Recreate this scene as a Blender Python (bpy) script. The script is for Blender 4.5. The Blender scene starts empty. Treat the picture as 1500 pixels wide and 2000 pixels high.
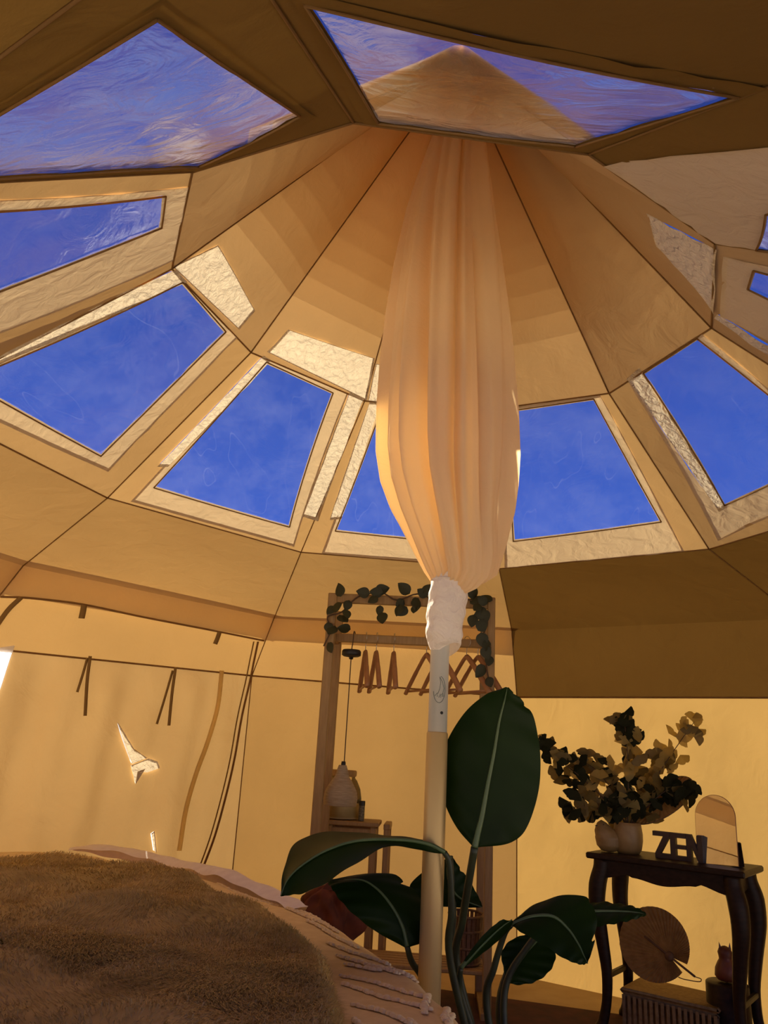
import bpy, bmesh, math, random
import numpy as np
from mathutils import Vector, Matrix, noise
random.seed(7)
SC = bpy.context.scene
COL = SC.collection
PI = math.pi

# ------------------------------------------------------------------ camera
F_PX, PITCH, ROLL, YAW = 1488.1, 0.30413, 0.05631, -0.08275
CAM = Vector((0.0, -2.185, 1.10))
_F = Vector((math.sin(YAW)*math.cos(PITCH), math.cos(YAW)*math.cos(PITCH), math.sin(PITCH)))
_R = Vector((math.cos(YAW), -math.sin(YAW), 0.0))
_U = _R.cross(_F)
_R2 = math.cos(ROLL)*_R + math.sin(ROLL)*_U
_U2 = -math.sin(ROLL)*_R + math.cos(ROLL)*_U
cd = bpy.data.cameras.new('camera')
cam = bpy.data.objects.new('camera', cd)
COL.objects.link(cam)
mw = Matrix.Identity(4)
for i in range(3):
    mw[i][0], mw[i][1], mw[i][2], mw[i][3] = _R2[i], _U2[i], -_F[i], CAM[i]
cam.matrix_world = mw
cd.sensor_fit = 'VERTICAL'
cd.sensor_height = 36.0
cd.lens = F_PX/2000.0*36.0
cd.clip_start = 0.02
SC.camera = cam

# ------------------------------------------------------------------ sky, sun, exposure
w = bpy.data.worlds.new('sky'); SC.world = w; w.use_nodes = True
nt = w.node_tree; nt.nodes.clear()
wo = nt.nodes.new('ShaderNodeOutputWorld'); bg = nt.nodes.new('ShaderNodeBackground')
tc = nt.nodes.new('ShaderNodeTexCoord'); sx = nt.nodes.new('ShaderNodeSeparateXYZ'); cr = nt.nodes.new('ShaderNodeValToRGB')
nt.links.new(tc.outputs['Generated'], sx.inputs[0]); nt.links.new(sx.outputs['Z'], cr.inputs[0])
cr.color_ramp.elements[0].position = 0.0; cr.color_ramp.elements[0].color = (0.95, 0.84, 0.70, 1)
cr.color_ramp.elements[1].position = 1.0; cr.color_ramp.elements[1].color = (0.015, 0.045, 0.30, 1)
e = cr.color_ramp.elements.new(0.09); e.color = (0.36, 0.44, 0.74, 1)
e = cr.color_ramp.elements.new(0.22); e.color = (0.045, 0.135, 0.66, 1)
e = cr.color_ramp.elements.new(0.50); e.color = (0.028, 0.085, 0.46, 1)
nt.links.new(cr.outputs[0], bg.inputs[0]); bg.inputs[1].default_value = 0.41
nt.links.new(bg.outputs[0], wo.inputs[0])

SUN_AZ, SUN_EL = math.radians(122), math.radians(29)
sd = bpy.data.lights.new('sun', 'SUN'); sd.energy = 10.0; sd.angle = math.radians(0.6); sd.color = (1.0, 0.89, 0.71)
sun = bpy.data.objects.new('sun', sd); COL.objects.link(sun)
sv = Vector((math.cos(SUN_AZ)*math.cos(SUN_EL), math.sin(SUN_AZ)*math.cos(SUN_EL), math.sin(SUN_EL)))
sun.rotation_euler = sv.to_track_quat('Z', 'Y').to_euler(); sun.location = sv*8
VS = SC.view_settings
VS.view_transform = 'Standard'; VS.look = 'None'; VS.gamma = 1.0; VS.use_curve_mapping = False
VS.exposure = 1.3
SC.cycles.max_bounces = 10; SC.cycles.diffuse_bounces = 6; SC.cycles.transparent_max_bounces = 16
SC.cycles.transmission_bounces = 6; SC.cycles.sample_clamp_indirect = 6.0

# ------------------------------------------------------------------ pixel helpers
def ray(px, py):
    return (_F + _R2*((px-750.0)/F_PX) - _U2*((py-1000.0)/F_PX)).normalized()
def atY(px, py, Y):
    d = ray(px, py); return CAM + d*((Y-CAM.y)/d.y)
def atZ(px, py, Z):
    d = ray(px, py); return CAM + d*((Z-CAM.z)/d.z)
def proj(P):
    v = P-CAM; d = v.dot(_F)
    return 750+F_PX*v.dot(_R2)/d, 1000-F_PX*v.dot(_U2)/d
def snap(P, px):
    d = ray(*px); return CAM + d*((P-CAM).dot(d))

# ------------------------------------------------------------------ mesh helpers
def mesh(name, V, Fc, mat, parent=None, smooth=True, kind=None):
    me = bpy.data.meshes.new(name)
    me.from_pydata([tuple(v) for v in V], [], Fc)
    if smooth:
        me.polygons.foreach_set('use_smooth', [True]*len(me.polygons))
    me.update()
    if mat: me.materials.append(mat)
    return link(name, me, parent, kind)
def link(name, me, parent=None, kind=None):
    o = bpy.data.objects.new(name, me); COL.objects.link(o)
    if parent:
        o.parent = parent
        if parent.type == 'EMPTY' or parent.parent: pass
        o.matrix_parent_inverse = world_of(parent).inverted()
    if kind: o['kind'] = kind
    return o
def world_of(o):
    m = o.matrix_basis.copy()
    if o.parent: m = world_of(o.parent) @ o.matrix_parent_inverse @ m
    return m
def thing(name, label, cat, loc=(0, 0, 0), group=None, kind=None):
    o = bpy.data.objects.new(name, None); COL.objects.link(o); o.location = loc
    o.empty_display_size = 0.05
    return tag(o, label, cat, group, kind)
def tag(o, label, cat, group=None, kind=None):
    o['label'] = label; o['category'] = cat
    if group: o['group'] = group
    if kind: o['kind'] = kind
    return o
class MB:
    def __init__(s): s.V = []; s.F = []
    def add(s, V, F):
        n = len(s.V); s.V += [Vector(v) for v in V]; s.F += [tuple(i+n for i in f) for f in F]; return s
    def box(s, c, size, M=None, bev=0.0):
        c = Vector(c); hx, hy, hz = [q/2 for q in size]
        if bev > 0:
            b = min(bev, hx*.9, hy*.9, hz*.9); V = []
            for sx_ in (-1, 1):
                for sy_ in (-1, 1):
                    for sz_ in (-1, 1):
                        V += [Vector((sx_*(hx-b), sy_*(hy-b), sz_*hz)), Vector((sx_*(hx-b), sy_*hy, sz_*(hz-b))), Vector((sx_*hx, sy_*(hy-b), sz_*(hz-b)))]
            ix = lambda a, b_, c_, k: ((a*2+b_)*2+c_)*3+k
            F = []
            for q in (0, 1):
                F.append((ix(0,0,q,0), ix(1,0,q,0), ix(1,1,q,0), ix(0,1,q,0)))
                F.append((ix(0,q,0,1), ix(1,q,0,1), ix(1,q,1,1), ix(0,q,1,1)))
                F.append((ix(q,0,0,2), ix(q,1,0,2), ix(q,1,1,2), ix(q,0,1,2)))
                for r in (0, 1):
                    F.append((ix(0,q,r,0), ix(1,q,r,0), ix(1,q,r,1), ix(0,q,r,1)))
                    F.append((ix(q,0,r,0), ix(q,1,r,0), ix(q,1,r,2), ix(q,0,r,2)))
                    F.append((ix(q,r,0,1), ix(q,r,1,1), ix(q,r,1,2), ix(q,r,0,2)))
                    for t in (0, 1):
                        F.append((ix(q,r,t,0), ix(q,r,t,1), ix(q,r,t,2)))
        else:
            V = [Vector((a*hx, b_*hy, c_*hz)) for a in (-1, 1) for b_ in (-1, 1) for c_ in (-1, 1)]
            F = [(0,1,3,2), (4,6,7,5), (0,4,5,1), (2,3,7,6), (0,2,6,4), (1,5,7,3)]
        if M is not None: V = [M @ v for v in V]
        return s.add([v+c for v in V], F)
    def bar(s, a, b, wx, wy, up=(0, 1, 0), bev=0.004):
        a, b = Vector(a), Vector(b); z = (b-a); L = z.length; z.normalize()
        y = Vector(up); x = y.cross(z).normalized(); y = z.cross(x)
        M = Matrix((x, y, z)).transposed()
        return s.box((a+b)/2, (wx, wy, L), M, bev)
    def tube(s, pts, rad, seg=8, cap=True, flat=1.0):
        pts = [Vector(p) for p in pts]; n = len(pts)
        if not hasattr(rad, '__len__'): rad = [rad]*n
        V = []; F = []
        t0 = (pts[1]-pts[0]).normalized()
        nrm = t0.orthogonal().normalized()
        for i in range(n):
            t = (pts[min(i+1, n-1)]-pts[max(i-1, 0)]).normalized()
            nrm = (nrm - t*nrm.dot(t)).normalized(); bi = t.cross(nrm)
            for k in range(seg):
                a = 2*PI*k/seg
                V.append(pts[i] + (nrm*math.cos(a)+bi*math.sin(a)*flat)*rad[i])
        for i in range(n-1):
            for k in range(seg):
                F.append((i*seg+k, i*seg+(k+1) % seg, (i+1)*seg+(k+1) % seg, (i+1)*seg+k))
        if cap:
            F.append(tuple(range(seg-1, -1, -1))); F.append(tuple((n-1)*seg+k for k in range(seg)))
        return s.add(V, F)
    def lathe(s, prof, seg=32, c=(0, 0, 0), fn=None, M=None, cap=False):
        c = Vector(c); V = []; F = []; n = len(prof)
        for i, (r, z) in enumerate(prof):
            for k in range(seg):
                a = 2*PI*k/seg; rr = r*(fn(a, i/(n-1)) if fn else 1.0)
                v = Vector((rr*math.cos(a), rr*math.sin(a), z))
                V.append((M @ v if M is not None else v)+c)
        for i in range(n-1):
            for k in range(seg):
                F.append((i*seg+k, i*seg+(k+1) % seg, (i+1)*seg+(k+1) % seg, (i+1)*seg+k))
        if cap:
            F.append(tuple(range(seg-1, -1, -1))); F.append(tuple((n-1)*seg+k for k in range(seg)))
        return s.add(V, F)
    def prism(s, poly, nrm, th):
        n = len(poly); nrm = Vector(nrm)
        V = [Vector(p)-nrm*th/2 for p in poly]+[Vector(p)+nrm*th/2 for p in poly]
        F = [tuple(range(n-1, -1, -1)), tuple(range(n, 2*n))]+[(i, (i+1) % n, n+(i+1) % n, n+i) for i in range(n)]
        return s.add(V, F)
    def grid(s, fn, nu, nv):
        V = [fn(i/nu, j/nv) for j in range(nv+1) for i in range(nu+1)]
        F = [(j*(nu+1)+i, j*(nu+1)+i+1, (j+1)*(nu+1)+i+1, (j+1)*(nu+1)+i) for j in range(nv) for i in range(nu)]
        return s.add(V, F)
    def build(s, name, mat, parent=None, smooth=True, kind=None):
        return mesh(name, s.V, s.F, mat, parent, smooth, kind)
def flatshade(o):
    me = o.data; me.polygons.foreach_set('use_smooth', [False]*len(me.polygons)); return o
def spline(pts, n):
    """Catmull-Rom through 3-D points, n samples per span"""
    P = [Vector(p) for p in pts]; P = [P[0]*2-P[1]]+P+[P[-1]*2-P[-2]]; out = []
    for i in range(1, len(P)-2):
        for k in range(n):
            t = k/n; a, b, c, d = P[i-1], P[i], P[i+1], P[i+2]
            out.append(0.5*((2*b)+(c-a)*t+(2*a-5*b+4*c-d)*t*t+(3*b-a-3*c+d)*t**3))
    out.append(P[-2]); return out
def lerp(a, b, t): return a+(b-a)*t
def interp(x, xs, ys): return float(np.interp(x, xs, ys))

# ------------------------------------------------------------------ materials
MATS = {}
def new_mat(name):
    m = bpy.data.materials.new(name); m.use_nodes = True; m.node_tree.nodes.clear(); MATS[name] = m
    N = m.node_tree.nodes; L = m.node_tree.links
    out = N.new('ShaderNodeOutputMaterial')
    return m, N, L, out
def noise_col(N, L, scale, c1, c2, detail=4, lo=.3, hi=.7, stretch=None):
    t = N.new('ShaderNodeTexCoord'); n = N.new('ShaderNodeTexNoise'); n.inputs['Scale'].default_value = scale; n.inputs['Detail'].default_value = detail
    if stretch:
        mp = N.new('ShaderNodeMapping'); mp.inputs['Scale'].default_value = stretch
        L.new(t.outputs['Object'], mp.inputs[0]); L.new(mp.outputs[0], n.inputs['Vector'])
    else: L.new(t.outputs['Object'], n.inputs['Vector'])
    r = N.new('ShaderNodeValToRGB'); r.color_ramp.elements[0].position = lo; r.color_ramp.elements[1].position = hi
    r.color_ramp.elements[0].color = (*c1, 1); r.color_ramp.elements[1].color = (*c2, 1)
    L.new(n.outputs['Fac'], r.inputs[0]); return r.outputs[0], n.outputs['Fac'], t.outputs['Object']
def bump(N, L, h, strength=.3, dist=.01):
    b = N.new('ShaderNodeBump'); b.inputs['Strength'].default_value = strength; b.inputs['Distance'].default_value = dist
    L.new(h, b.inputs['Height']); return b.outputs[0]
def cloth(name, refl, trans, mix, wrinkle=.25, scale=9.0, weave=True, sheen=False):
    """woven cloth: diffuse reflection plus light let through the threads"""
    m, N, L, out = new_mat(name)
    d = N.new('ShaderNodeBsdfDiffuse'); t = N.new('ShaderNodeBsdfTranslucent'); x = N.new('ShaderNodeMixShader')
    dk = tuple(c*.9 for c in refl)
    c, f, oc = noise_col(N, L, 3.0, dk, refl); L.new(c, d.inputs[0])
    dk = tuple(c_*.88 for c_ in trans)
    c2, f2, _ = noise_col(N, L, 2.3, dk, trans); L.new(c2, t.inputs[0])
    n = N.new('ShaderNodeTexNoise'); n.inputs['Scale'].default_value = scale; n.inputs['Detail'].default_value = 5; n.inputs['Distortion'].default_value = .6
    L.new(oc, n.inputs['Vector'])
    b = bump(N, L, n.outputs['Fac'], wrinkle, .03)
    if weave:
        n3 = N.new('ShaderNodeTexNoise'); n3.inputs['Scale'].default_value = 260; L.new(oc, n3.inputs['Vector'])
        b2 = N.new('ShaderNodeBump'); b2.inputs['Strength'].default_value = .12; b2.inputs['Distance'].default_value = .002
        L.new(n3.outputs['Fac'], b2.inputs['Height']); L.new(b, b2.inputs['Normal']); b = b2.outputs[0]
    L.new(b, d.inputs['Normal']); L.new(b, t.inputs['Normal'])
    x.inputs[0].default_value = mix; L.new(d.outputs[0], x.inputs[1]); L.new(t.outputs[0], x.inputs[2])
    L.new(x.outputs[0], out.inputs[0]); return m
def solid(name, c1, c2=None, rough=.6, metal=0.0, scale=20, b=.15, stretch=None, trans=0.0, spec=.5, bd=.004):
    m, N, L, out = new_mat(name); p = N.new('ShaderNodeBsdfPrincipled')
    c2 = c2 or tuple(q*.8 for q in c1)
    c, f, oc = noise_col(N, L, scale, c2, c1, stretch=stretch); L.new(c, p.inputs['Base Color'])
    p.inputs['Roughness'].default_value = rough; p.inputs['Metallic'].default_value = metal
    p.inputs['Specular IOR Level'].default_value = spec
    if b: L.new(bump(N, L, f, b, bd), p.inputs['Normal'])
    if trans:
        t = N.new('ShaderNodeBsdfTranslucent'); L.new(c, t.inputs[0]); x = N.new('ShaderNodeMixShader'); x.inputs[0].default_value = trans
        L.new(p.outputs[0], x.inputs[1]); L.new(t.outputs[0], x.inputs[2]); L.new(x.outputs[0], out.inputs[0])
    else: L.new(p.outputs[0], out.inputs[0])
    return m

canvas_roof = cloth('roof_canvas', (0.460, 0.302, 0.144), (0.815, 0.489, 0.172), 0.080)
canvas_eave = cloth('eave_canvas', (0.460, 0.302, 0.144), (0.815, 0.478, 0.145), 0.065)
canvas_heavy_shaded = cloth('heavy_shaded_canvas', (.17, .095, .026), (.84, .42, .08), 0.017)  # doubled canvas, its colour darkened for the shaded right and near roof
canvas_cone = cloth('cone_canvas', (0.460, 0.302, 0.144), (0.815, 0.489, 0.185), 0.059, wrinkle=.35)
canvas_wall = cloth('wall_canvas', (0.460, 0.302, 0.132), (0.815, 0.478, 0.145), 0.054)
canvas_door = cloth('door_canvas', (0.480, 0.322, 0.156), (0.834, 0.520, 0.185), 0.057, wrinkle=.6, scale=5)
shade_band_cloth = cloth('door_shade_cloth', (.55, .40, .20), (.98, .86, .62), .82)
canvas_thin = cloth('thin_wall_canvas', (.50, .33, .13), (.92, .58, .17), 0.122, wrinkle=.15)
hem_cloth = cloth('window_hem_cloth', (.58, .44, .28), (.88, .64, .34), 0.094, wrinkle=.5, scale=14)
sunlit_cloth = cloth('sunlit_thin_cloth', (.70, .58, .40), (.95, .80, .54), 0.123, wrinkle=1.0, scale=38)  # pale thin cloth that carries the sun patches on roof and door
daylight_gap_cloth = cloth('daylight_gap_cloth', (.85, .85, .85), (.95, .95, .97), .5, wrinkle=.2)
drape_cloth = cloth('drape_cloth', (.97, .75, .45), (.97, .72, .38), .50, wrinkle=.35, scale=7)
wrap_cloth = cloth('white_wrap_gauze', (.92, .82, .72), (.90, .74, .56), .20, wrinkle=.8, scale=22)
seam_cloth = cloth('seam_binding', (.28, .16, .06), (.55, .27, .07), .3, wrinkle=.1)
ribbon_cloth = cloth('tie_ribbon', (.30, .18, .06), (.35, .18, .05), .2, wrinkle=.1)

def pvc_mat():
    m, N, L, out = new_mat('clear_window_film')
    tr = N.new('ShaderNodeBsdfTransparent'); gl = N.new('ShaderNodeBsdfGlossy'); df = N.new('ShaderNodeBsdfTranslucent'); dd = N.new('ShaderNodeBsdfDiffuse')
    tr.inputs[0].default_value = (.93, .95, .97, 1); gl.inputs['Roughness'].default_value = .12; gl.inputs[0].default_value = (.9, .9, .9, 1)
    t = N.new('ShaderNodeTexCoord'); n = N.new('ShaderNodeTexNoise'); n.inputs['Scale'].default_value = 7; n.inputs['Detail'].default_value = 6; n.inputs['Distortion'].default_value = 1.6
    mp = N.new('ShaderNodeMapping'); mp.inputs['Scale'].default_value = (1, 1, 2.2); L.new(t.outputs['Object'], mp.inputs[0]); L.new(mp.outputs[0], n.inputs['Vector'])
    b = bump(N, L, n.outputs['Fac'], .16, .03); L.new(b, gl.inputs['Normal'])
    # haze and dirt in the film
    n2 = N.new('ShaderNodeTexNoise'); n2.inputs['Scale'].default_value = 4; n2.inputs['Detail'].default_value = 8; n2.inputs['Roughness'].default_value = .72
    L.new(t.outputs['Object'], n2.inputs['Vector'])
    r2 = N.new('ShaderNodeValToRGB'); r2.color_ramp.elements[0].position = .42; r2.color_ramp.elements[1].position = .75
    r2.color_ramp.elements[0].color = (.015, .015, .015, 1); r2.color_ramp.elements[1].color = (.07, .07, .07, 1); L.new(n2.outputs['Fac'], r2.inputs[0])
    n4 = N.new('ShaderNodeTexNoise'); n4.inputs['Scale'].default_value = 2.6; n4.inputs['Detail'].default_value = 2; n4.inputs['Distortion'].default_value = .1
    mp4 = N.new('ShaderNodeMapping'); mp4.inputs['Scale'].default_value = (2.2, .35, .9); mp4.inputs['Rotation'].default_value = (.4, .7, .3)
    L.new(t.outputs['Object'], mp4.inputs[0]); L.new(mp4.outputs[0], n4.inputs['Vector'])
    s4 = N.new('ShaderNodeMath'); s4.operation = 'SUBTRACT'; L.new(n4.outputs['Fac'], s4.inputs[0]); s4.inputs[1].default_value = .5
    a4 = N.new('ShaderNodeMath'); a4.operation = 'ABSOLUTE'; L.new(s4.outputs[0], a4.inputs[0])
    l4 = N.new('ShaderNodeMapRange'); L.new(a4.outputs[0], l4.inputs[0]); l4.inputs[1].default_value = 0; l4.inputs[2].default_value = .0025; l4.inputs[3].default_value = .045; l4.inputs[4].default_value = 0
    mx4 = N.new('ShaderNodeMath'); mx4.operation = 'ADD'; L.new(r2.outputs[0], mx4.inputs[0]); L.new(l4.outputs[0], mx4.inputs[1])
    df.inputs[0].default_value = (.55, .6, .7, 1); dd.inputs[0].default_value = (.5, .5, .5, 1)
    xa = N.new('ShaderNodeMixShader'); L.new(df.outputs[0], xa.inputs[1]); L.new(dd.outputs[0], xa.inputs[2]); xa.inputs[0].default_value = .6
    x1 = N.new('ShaderNodeMixShader'); L.new(mx4.outputs[0], x1.inputs[0]); L.new(tr.outputs[0], x1.inputs[1]); L.new(xa.outputs[0], x1.inputs[2])
    ge = N.new('ShaderNodeNewGeometry'); dt = N.new('ShaderNodeVectorMath'); dt.operation = 'DOT_PRODUCT'
    L.new(b, dt.inputs[0]); L.new(ge.outputs['Incoming'], dt.inputs[1])
    def mth(op, a, v=None, rev=False):
        q = N.new('ShaderNodeMath'); q.operation = op
        L.new(a, q.inputs[1 if rev else 0])
        if v is not None: q.inputs[0 if rev else 1].default_value = v
        return q
    ab = mth('ABSOLUTE', dt.outputs['Value']); om = mth('SUBTRACT', ab.outputs[0], 1.0, True); om.use_clamp = True
    pw = mth('POWER', om.outputs[0], 5.0); sc_m = mth('MULTIPLY', pw.outputs[0], 1.75); mu = mth('ADD', sc_m.outputs[0], .07); mu.use_clamp = True
    x2 = N.new('ShaderNodeMixShader'); L.new(mu.outputs[0], x2.inputs[0]); L.new(x1.outputs[0], x2.inputs[1]); L.new(gl.outputs[0], x2.inputs[2])
    L.new(x2.outputs[0], out.inputs[0]); return m
pvc = pvc_mat()
wood_rack = solid('rack_wood', (.34, .205, .075), (.26, .15, .05), .55, scale=14, stretch=(6, 6, .7))
wood_dark = solid('dark_stained_wood', (.030, .014, .007), (.016, .007, .003), .45, scale=12, stretch=(1, 6, 6), spec=.2)
wood_sign = solid('sign_wood', (.055, .026, .013), (.035, .016, .008), .55, scale=16)
wood_hanger = solid('hanger_wood', (.36, .17, .07), (.28, .12, .05), .45, scale=20)
steel = solid('hook_steel', (.55, .5, .45), (.4, .36, .32), .3, 1.0, b=0)
alu = solid('brushed_aluminium', (.92, .88, .80), (.80, .76, .68), .42, .45, scale=9, stretch=(1, 1, .05), b=.03)
brass_pole = solid('lower_pole_metal', (.62, .44, .19), (.54, .37, .15), .45, .4, scale=9, stretch=(1, 1, .05), b=.03)
black = solid('black_plastic', (.012, .011, .010), (.008, .008, .008), .5, b=0)
etch = solid('etched_grey', (.20, .21, .19), (.16, .17, .15), .7, b=0)
leaf_green = solid('glossy_green_leaf', (.011, .028, .003), (.006, .016, .0015), .46, scale=5, stretch=(1, 1, 1), b=.10, trans=.05, spec=.10)
rib_green = solid('pale_leaf_rib', (.09, .14, .05), (.06, .10, .035), .45, b=0)
stem_green = solid('dark_stem', (.030, .040, .014), (.018, .022, .010), .5, b=.05)
ginkgo_dark = solid('dark_artificial_leaf', (.020, .020, .007), (.011, .012, .004), .65, trans=.08, scale=30, spec=.1)
ginkgo_pale = solid('pale_artificial_leaf', (.56, .43, .15), (.44, .32, .10), .6, trans=.65, scale=30)
ginkgo_mid = solid('olive_artificial_leaf', (.22, .16, .05), (.15, .10, .03), .6, trans=.45, scale=30)
twig = solid('brown_twig', (.09, .045, .02), (.06, .03, .015), .7)
ceramic = solid('beige_ceramic', (.30, .19, .075), (.24, .145, .055), .45, scale=40)
wicker = solid('woven_wicker', (.16, .08, .035), (.09, .045, .02), .7, scale=60)
shade_w = solid('natural_woven_fibre', (.40, .31, .20), (.28, .20, .12), .8, scale=80, stretch=(.3, .3, 3), b=.5)
vine = solid('vine_leaf', (.030, .034, .010), (.018, .020, .006), .6, trans=.08)
rust = solid('rust_red_cloth', (.18, .042, .012), (.09, .02, .007), .8, scale=18, trans=.1)
fan_mat = solid('plaited_palm', (.46, .28, .09), (.34, .19, .06), .7, scale=40, trans=.35)
fan_stick = solid('fan_cane', (.16, .08, .03), (.11, .05, .02), .6)
box_mat = solid('pale_woven_box', (.30, .20, .09), (.20, .12, .05), .85, scale=55, b=.5)
rug_mat = solid('dark_red_rug', (.085, .022, .012), (.045, .014, .008), .95, scale=16, b=.5)
floor_mat = solid('tan_groundsheet', (.46, .32, .14), (.38, .25, .10), .6, scale=6, b=.3, bd=.02)
fur_mat = solid('beige_fur', (.68, .53, .22), (.48, .37, .145), .9, scale=6, b=0, trans=.1, spec=.1)
spread_mat = solid('cream_cotton', (.90, .70, .34), (.80, .60, .27), .9, scale=30, b=.5)
tuft_mat = solid('cream_tufts', (.97, .82, .46), (.90, .72, .38), .95, scale=60, b=.4)
sunlit_cotton = solid('sunlit_white_cotton', (.92, .84, .76), (.84, .75, .68), .9, scale=30, b=.3)
mattress_mat = solid('mattress_ticking', (.5, .42, .32), rough=.9)
ground_mat = solid('pale_gravel', (.76, .68, .56), (.66, .58, .46), .95, scale=3, b=.5)
terracotta = solid('dark_pot', (.05, .03, .02), rough=.7)
red_glaze = solid('red_brown_glaze', (.20, .055, .020), (.12, .03, .012), .5, scale=14)
printed = solid('patterned_tin', (.03, .03, .02), (.20, .16, .09), .5, scale=120, b=0)
def mirror_m():
    m, N, L, out = new_mat('mirror_glass'); g = N.new('ShaderNodeBsdfGlossy'); g.inputs[0].default_value = (.80, .78, .76, 1); g.inputs['Roughness'].default_value = .01
    n = N.new('ShaderNodeTexNoise'); n.inputs['Scale'].default_value = 3; L.new(bump(N, L, n.outputs['Fac'], .01, .001), g.inputs['Normal']); L.new(g.outputs[0], out.inputs[0]); return m
mirror_glass = mirror_m()
def jar_m():
    m, N, L, out = new_mat('jar_glass'); t = N.new('ShaderNodeBsdfTransparent'); g = N.new('ShaderNodeBsdfGlossy'); x = N.new('ShaderNodeMixShader')
    t.inputs[0].default_value = (.93, .90, .80, 1); g.inputs['Roughness'].default_value = .05
    fr = N.new('ShaderNodeLayerWeight'); fr.inputs[0].default_value = .25
    L.new(fr.outputs['Fresnel'], x.inputs[0]); L.new(t.outputs[0], x.inputs[1]); L.new(g.outputs[0], x.inputs[2]); L.new(x.outputs[0], out.inputs[0]); return m
jar_glass = jar_m()
candle = solid('pale_wax', (.72, .62, .38), (.62, .50, .26), .5, scale=10, trans=.3)

# ------------------------------------------------------------------ tent geometry: ten sides round the centre pole
NS = 10
PHASE = 0.44313 + PI/2
RING = {'U': (0.8476, 2.503), 'L': (1.6013, 2.026), 'E': (2.3995, 1.829), 'W': (2.50, 1.458), 'B': (2.52, 0.0)}
APEX = Vector((0, 0, 3.53))
def nominal(k, ring):
    r, h = RING[ring]; a = PHASE-k*2*PI/NS
    return Vector((r*math.cos(a), r*math.sin(a), h))
SEEN = {('U', -2): (335, 525), ('U', -1): (490, 688), ('U', 0): (712, 783), ('U', 1): (955, 800), ('U', 2): (1190, 768), ('U', 3): (1390, 640),
        ('U', 4): (1397, 475), ('U', 7): (375, 335), ('U', 6): (690, 238), ('U', 5): (1150, 300),
        ('L', -1): (210, 972), ('L', 0): (588, 1078), ('L', 1): (975, 1110), ('L', 2): (1385, 1072),
        ('E', -1): (45, 1105), ('E', 0): (535, 1208), ('E', 1): (1000, 1232), ('W', 0): (492, 1320), ('W', 1): (1010, 1362)}
NODE = {}
for ring in RING:
    for k in range(NS):
        P = nominal(k, ring)
        for kk in (k, k-NS):
            if (ring, kk) in SEEN: P = snap(P, SEEN[(ring, kk)])
        NODE[(ring, k)] = P
def node(ring, k): return NODE[(ring, k % NS)]
INSIDE = Vector((0, 0, 1.4))
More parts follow.
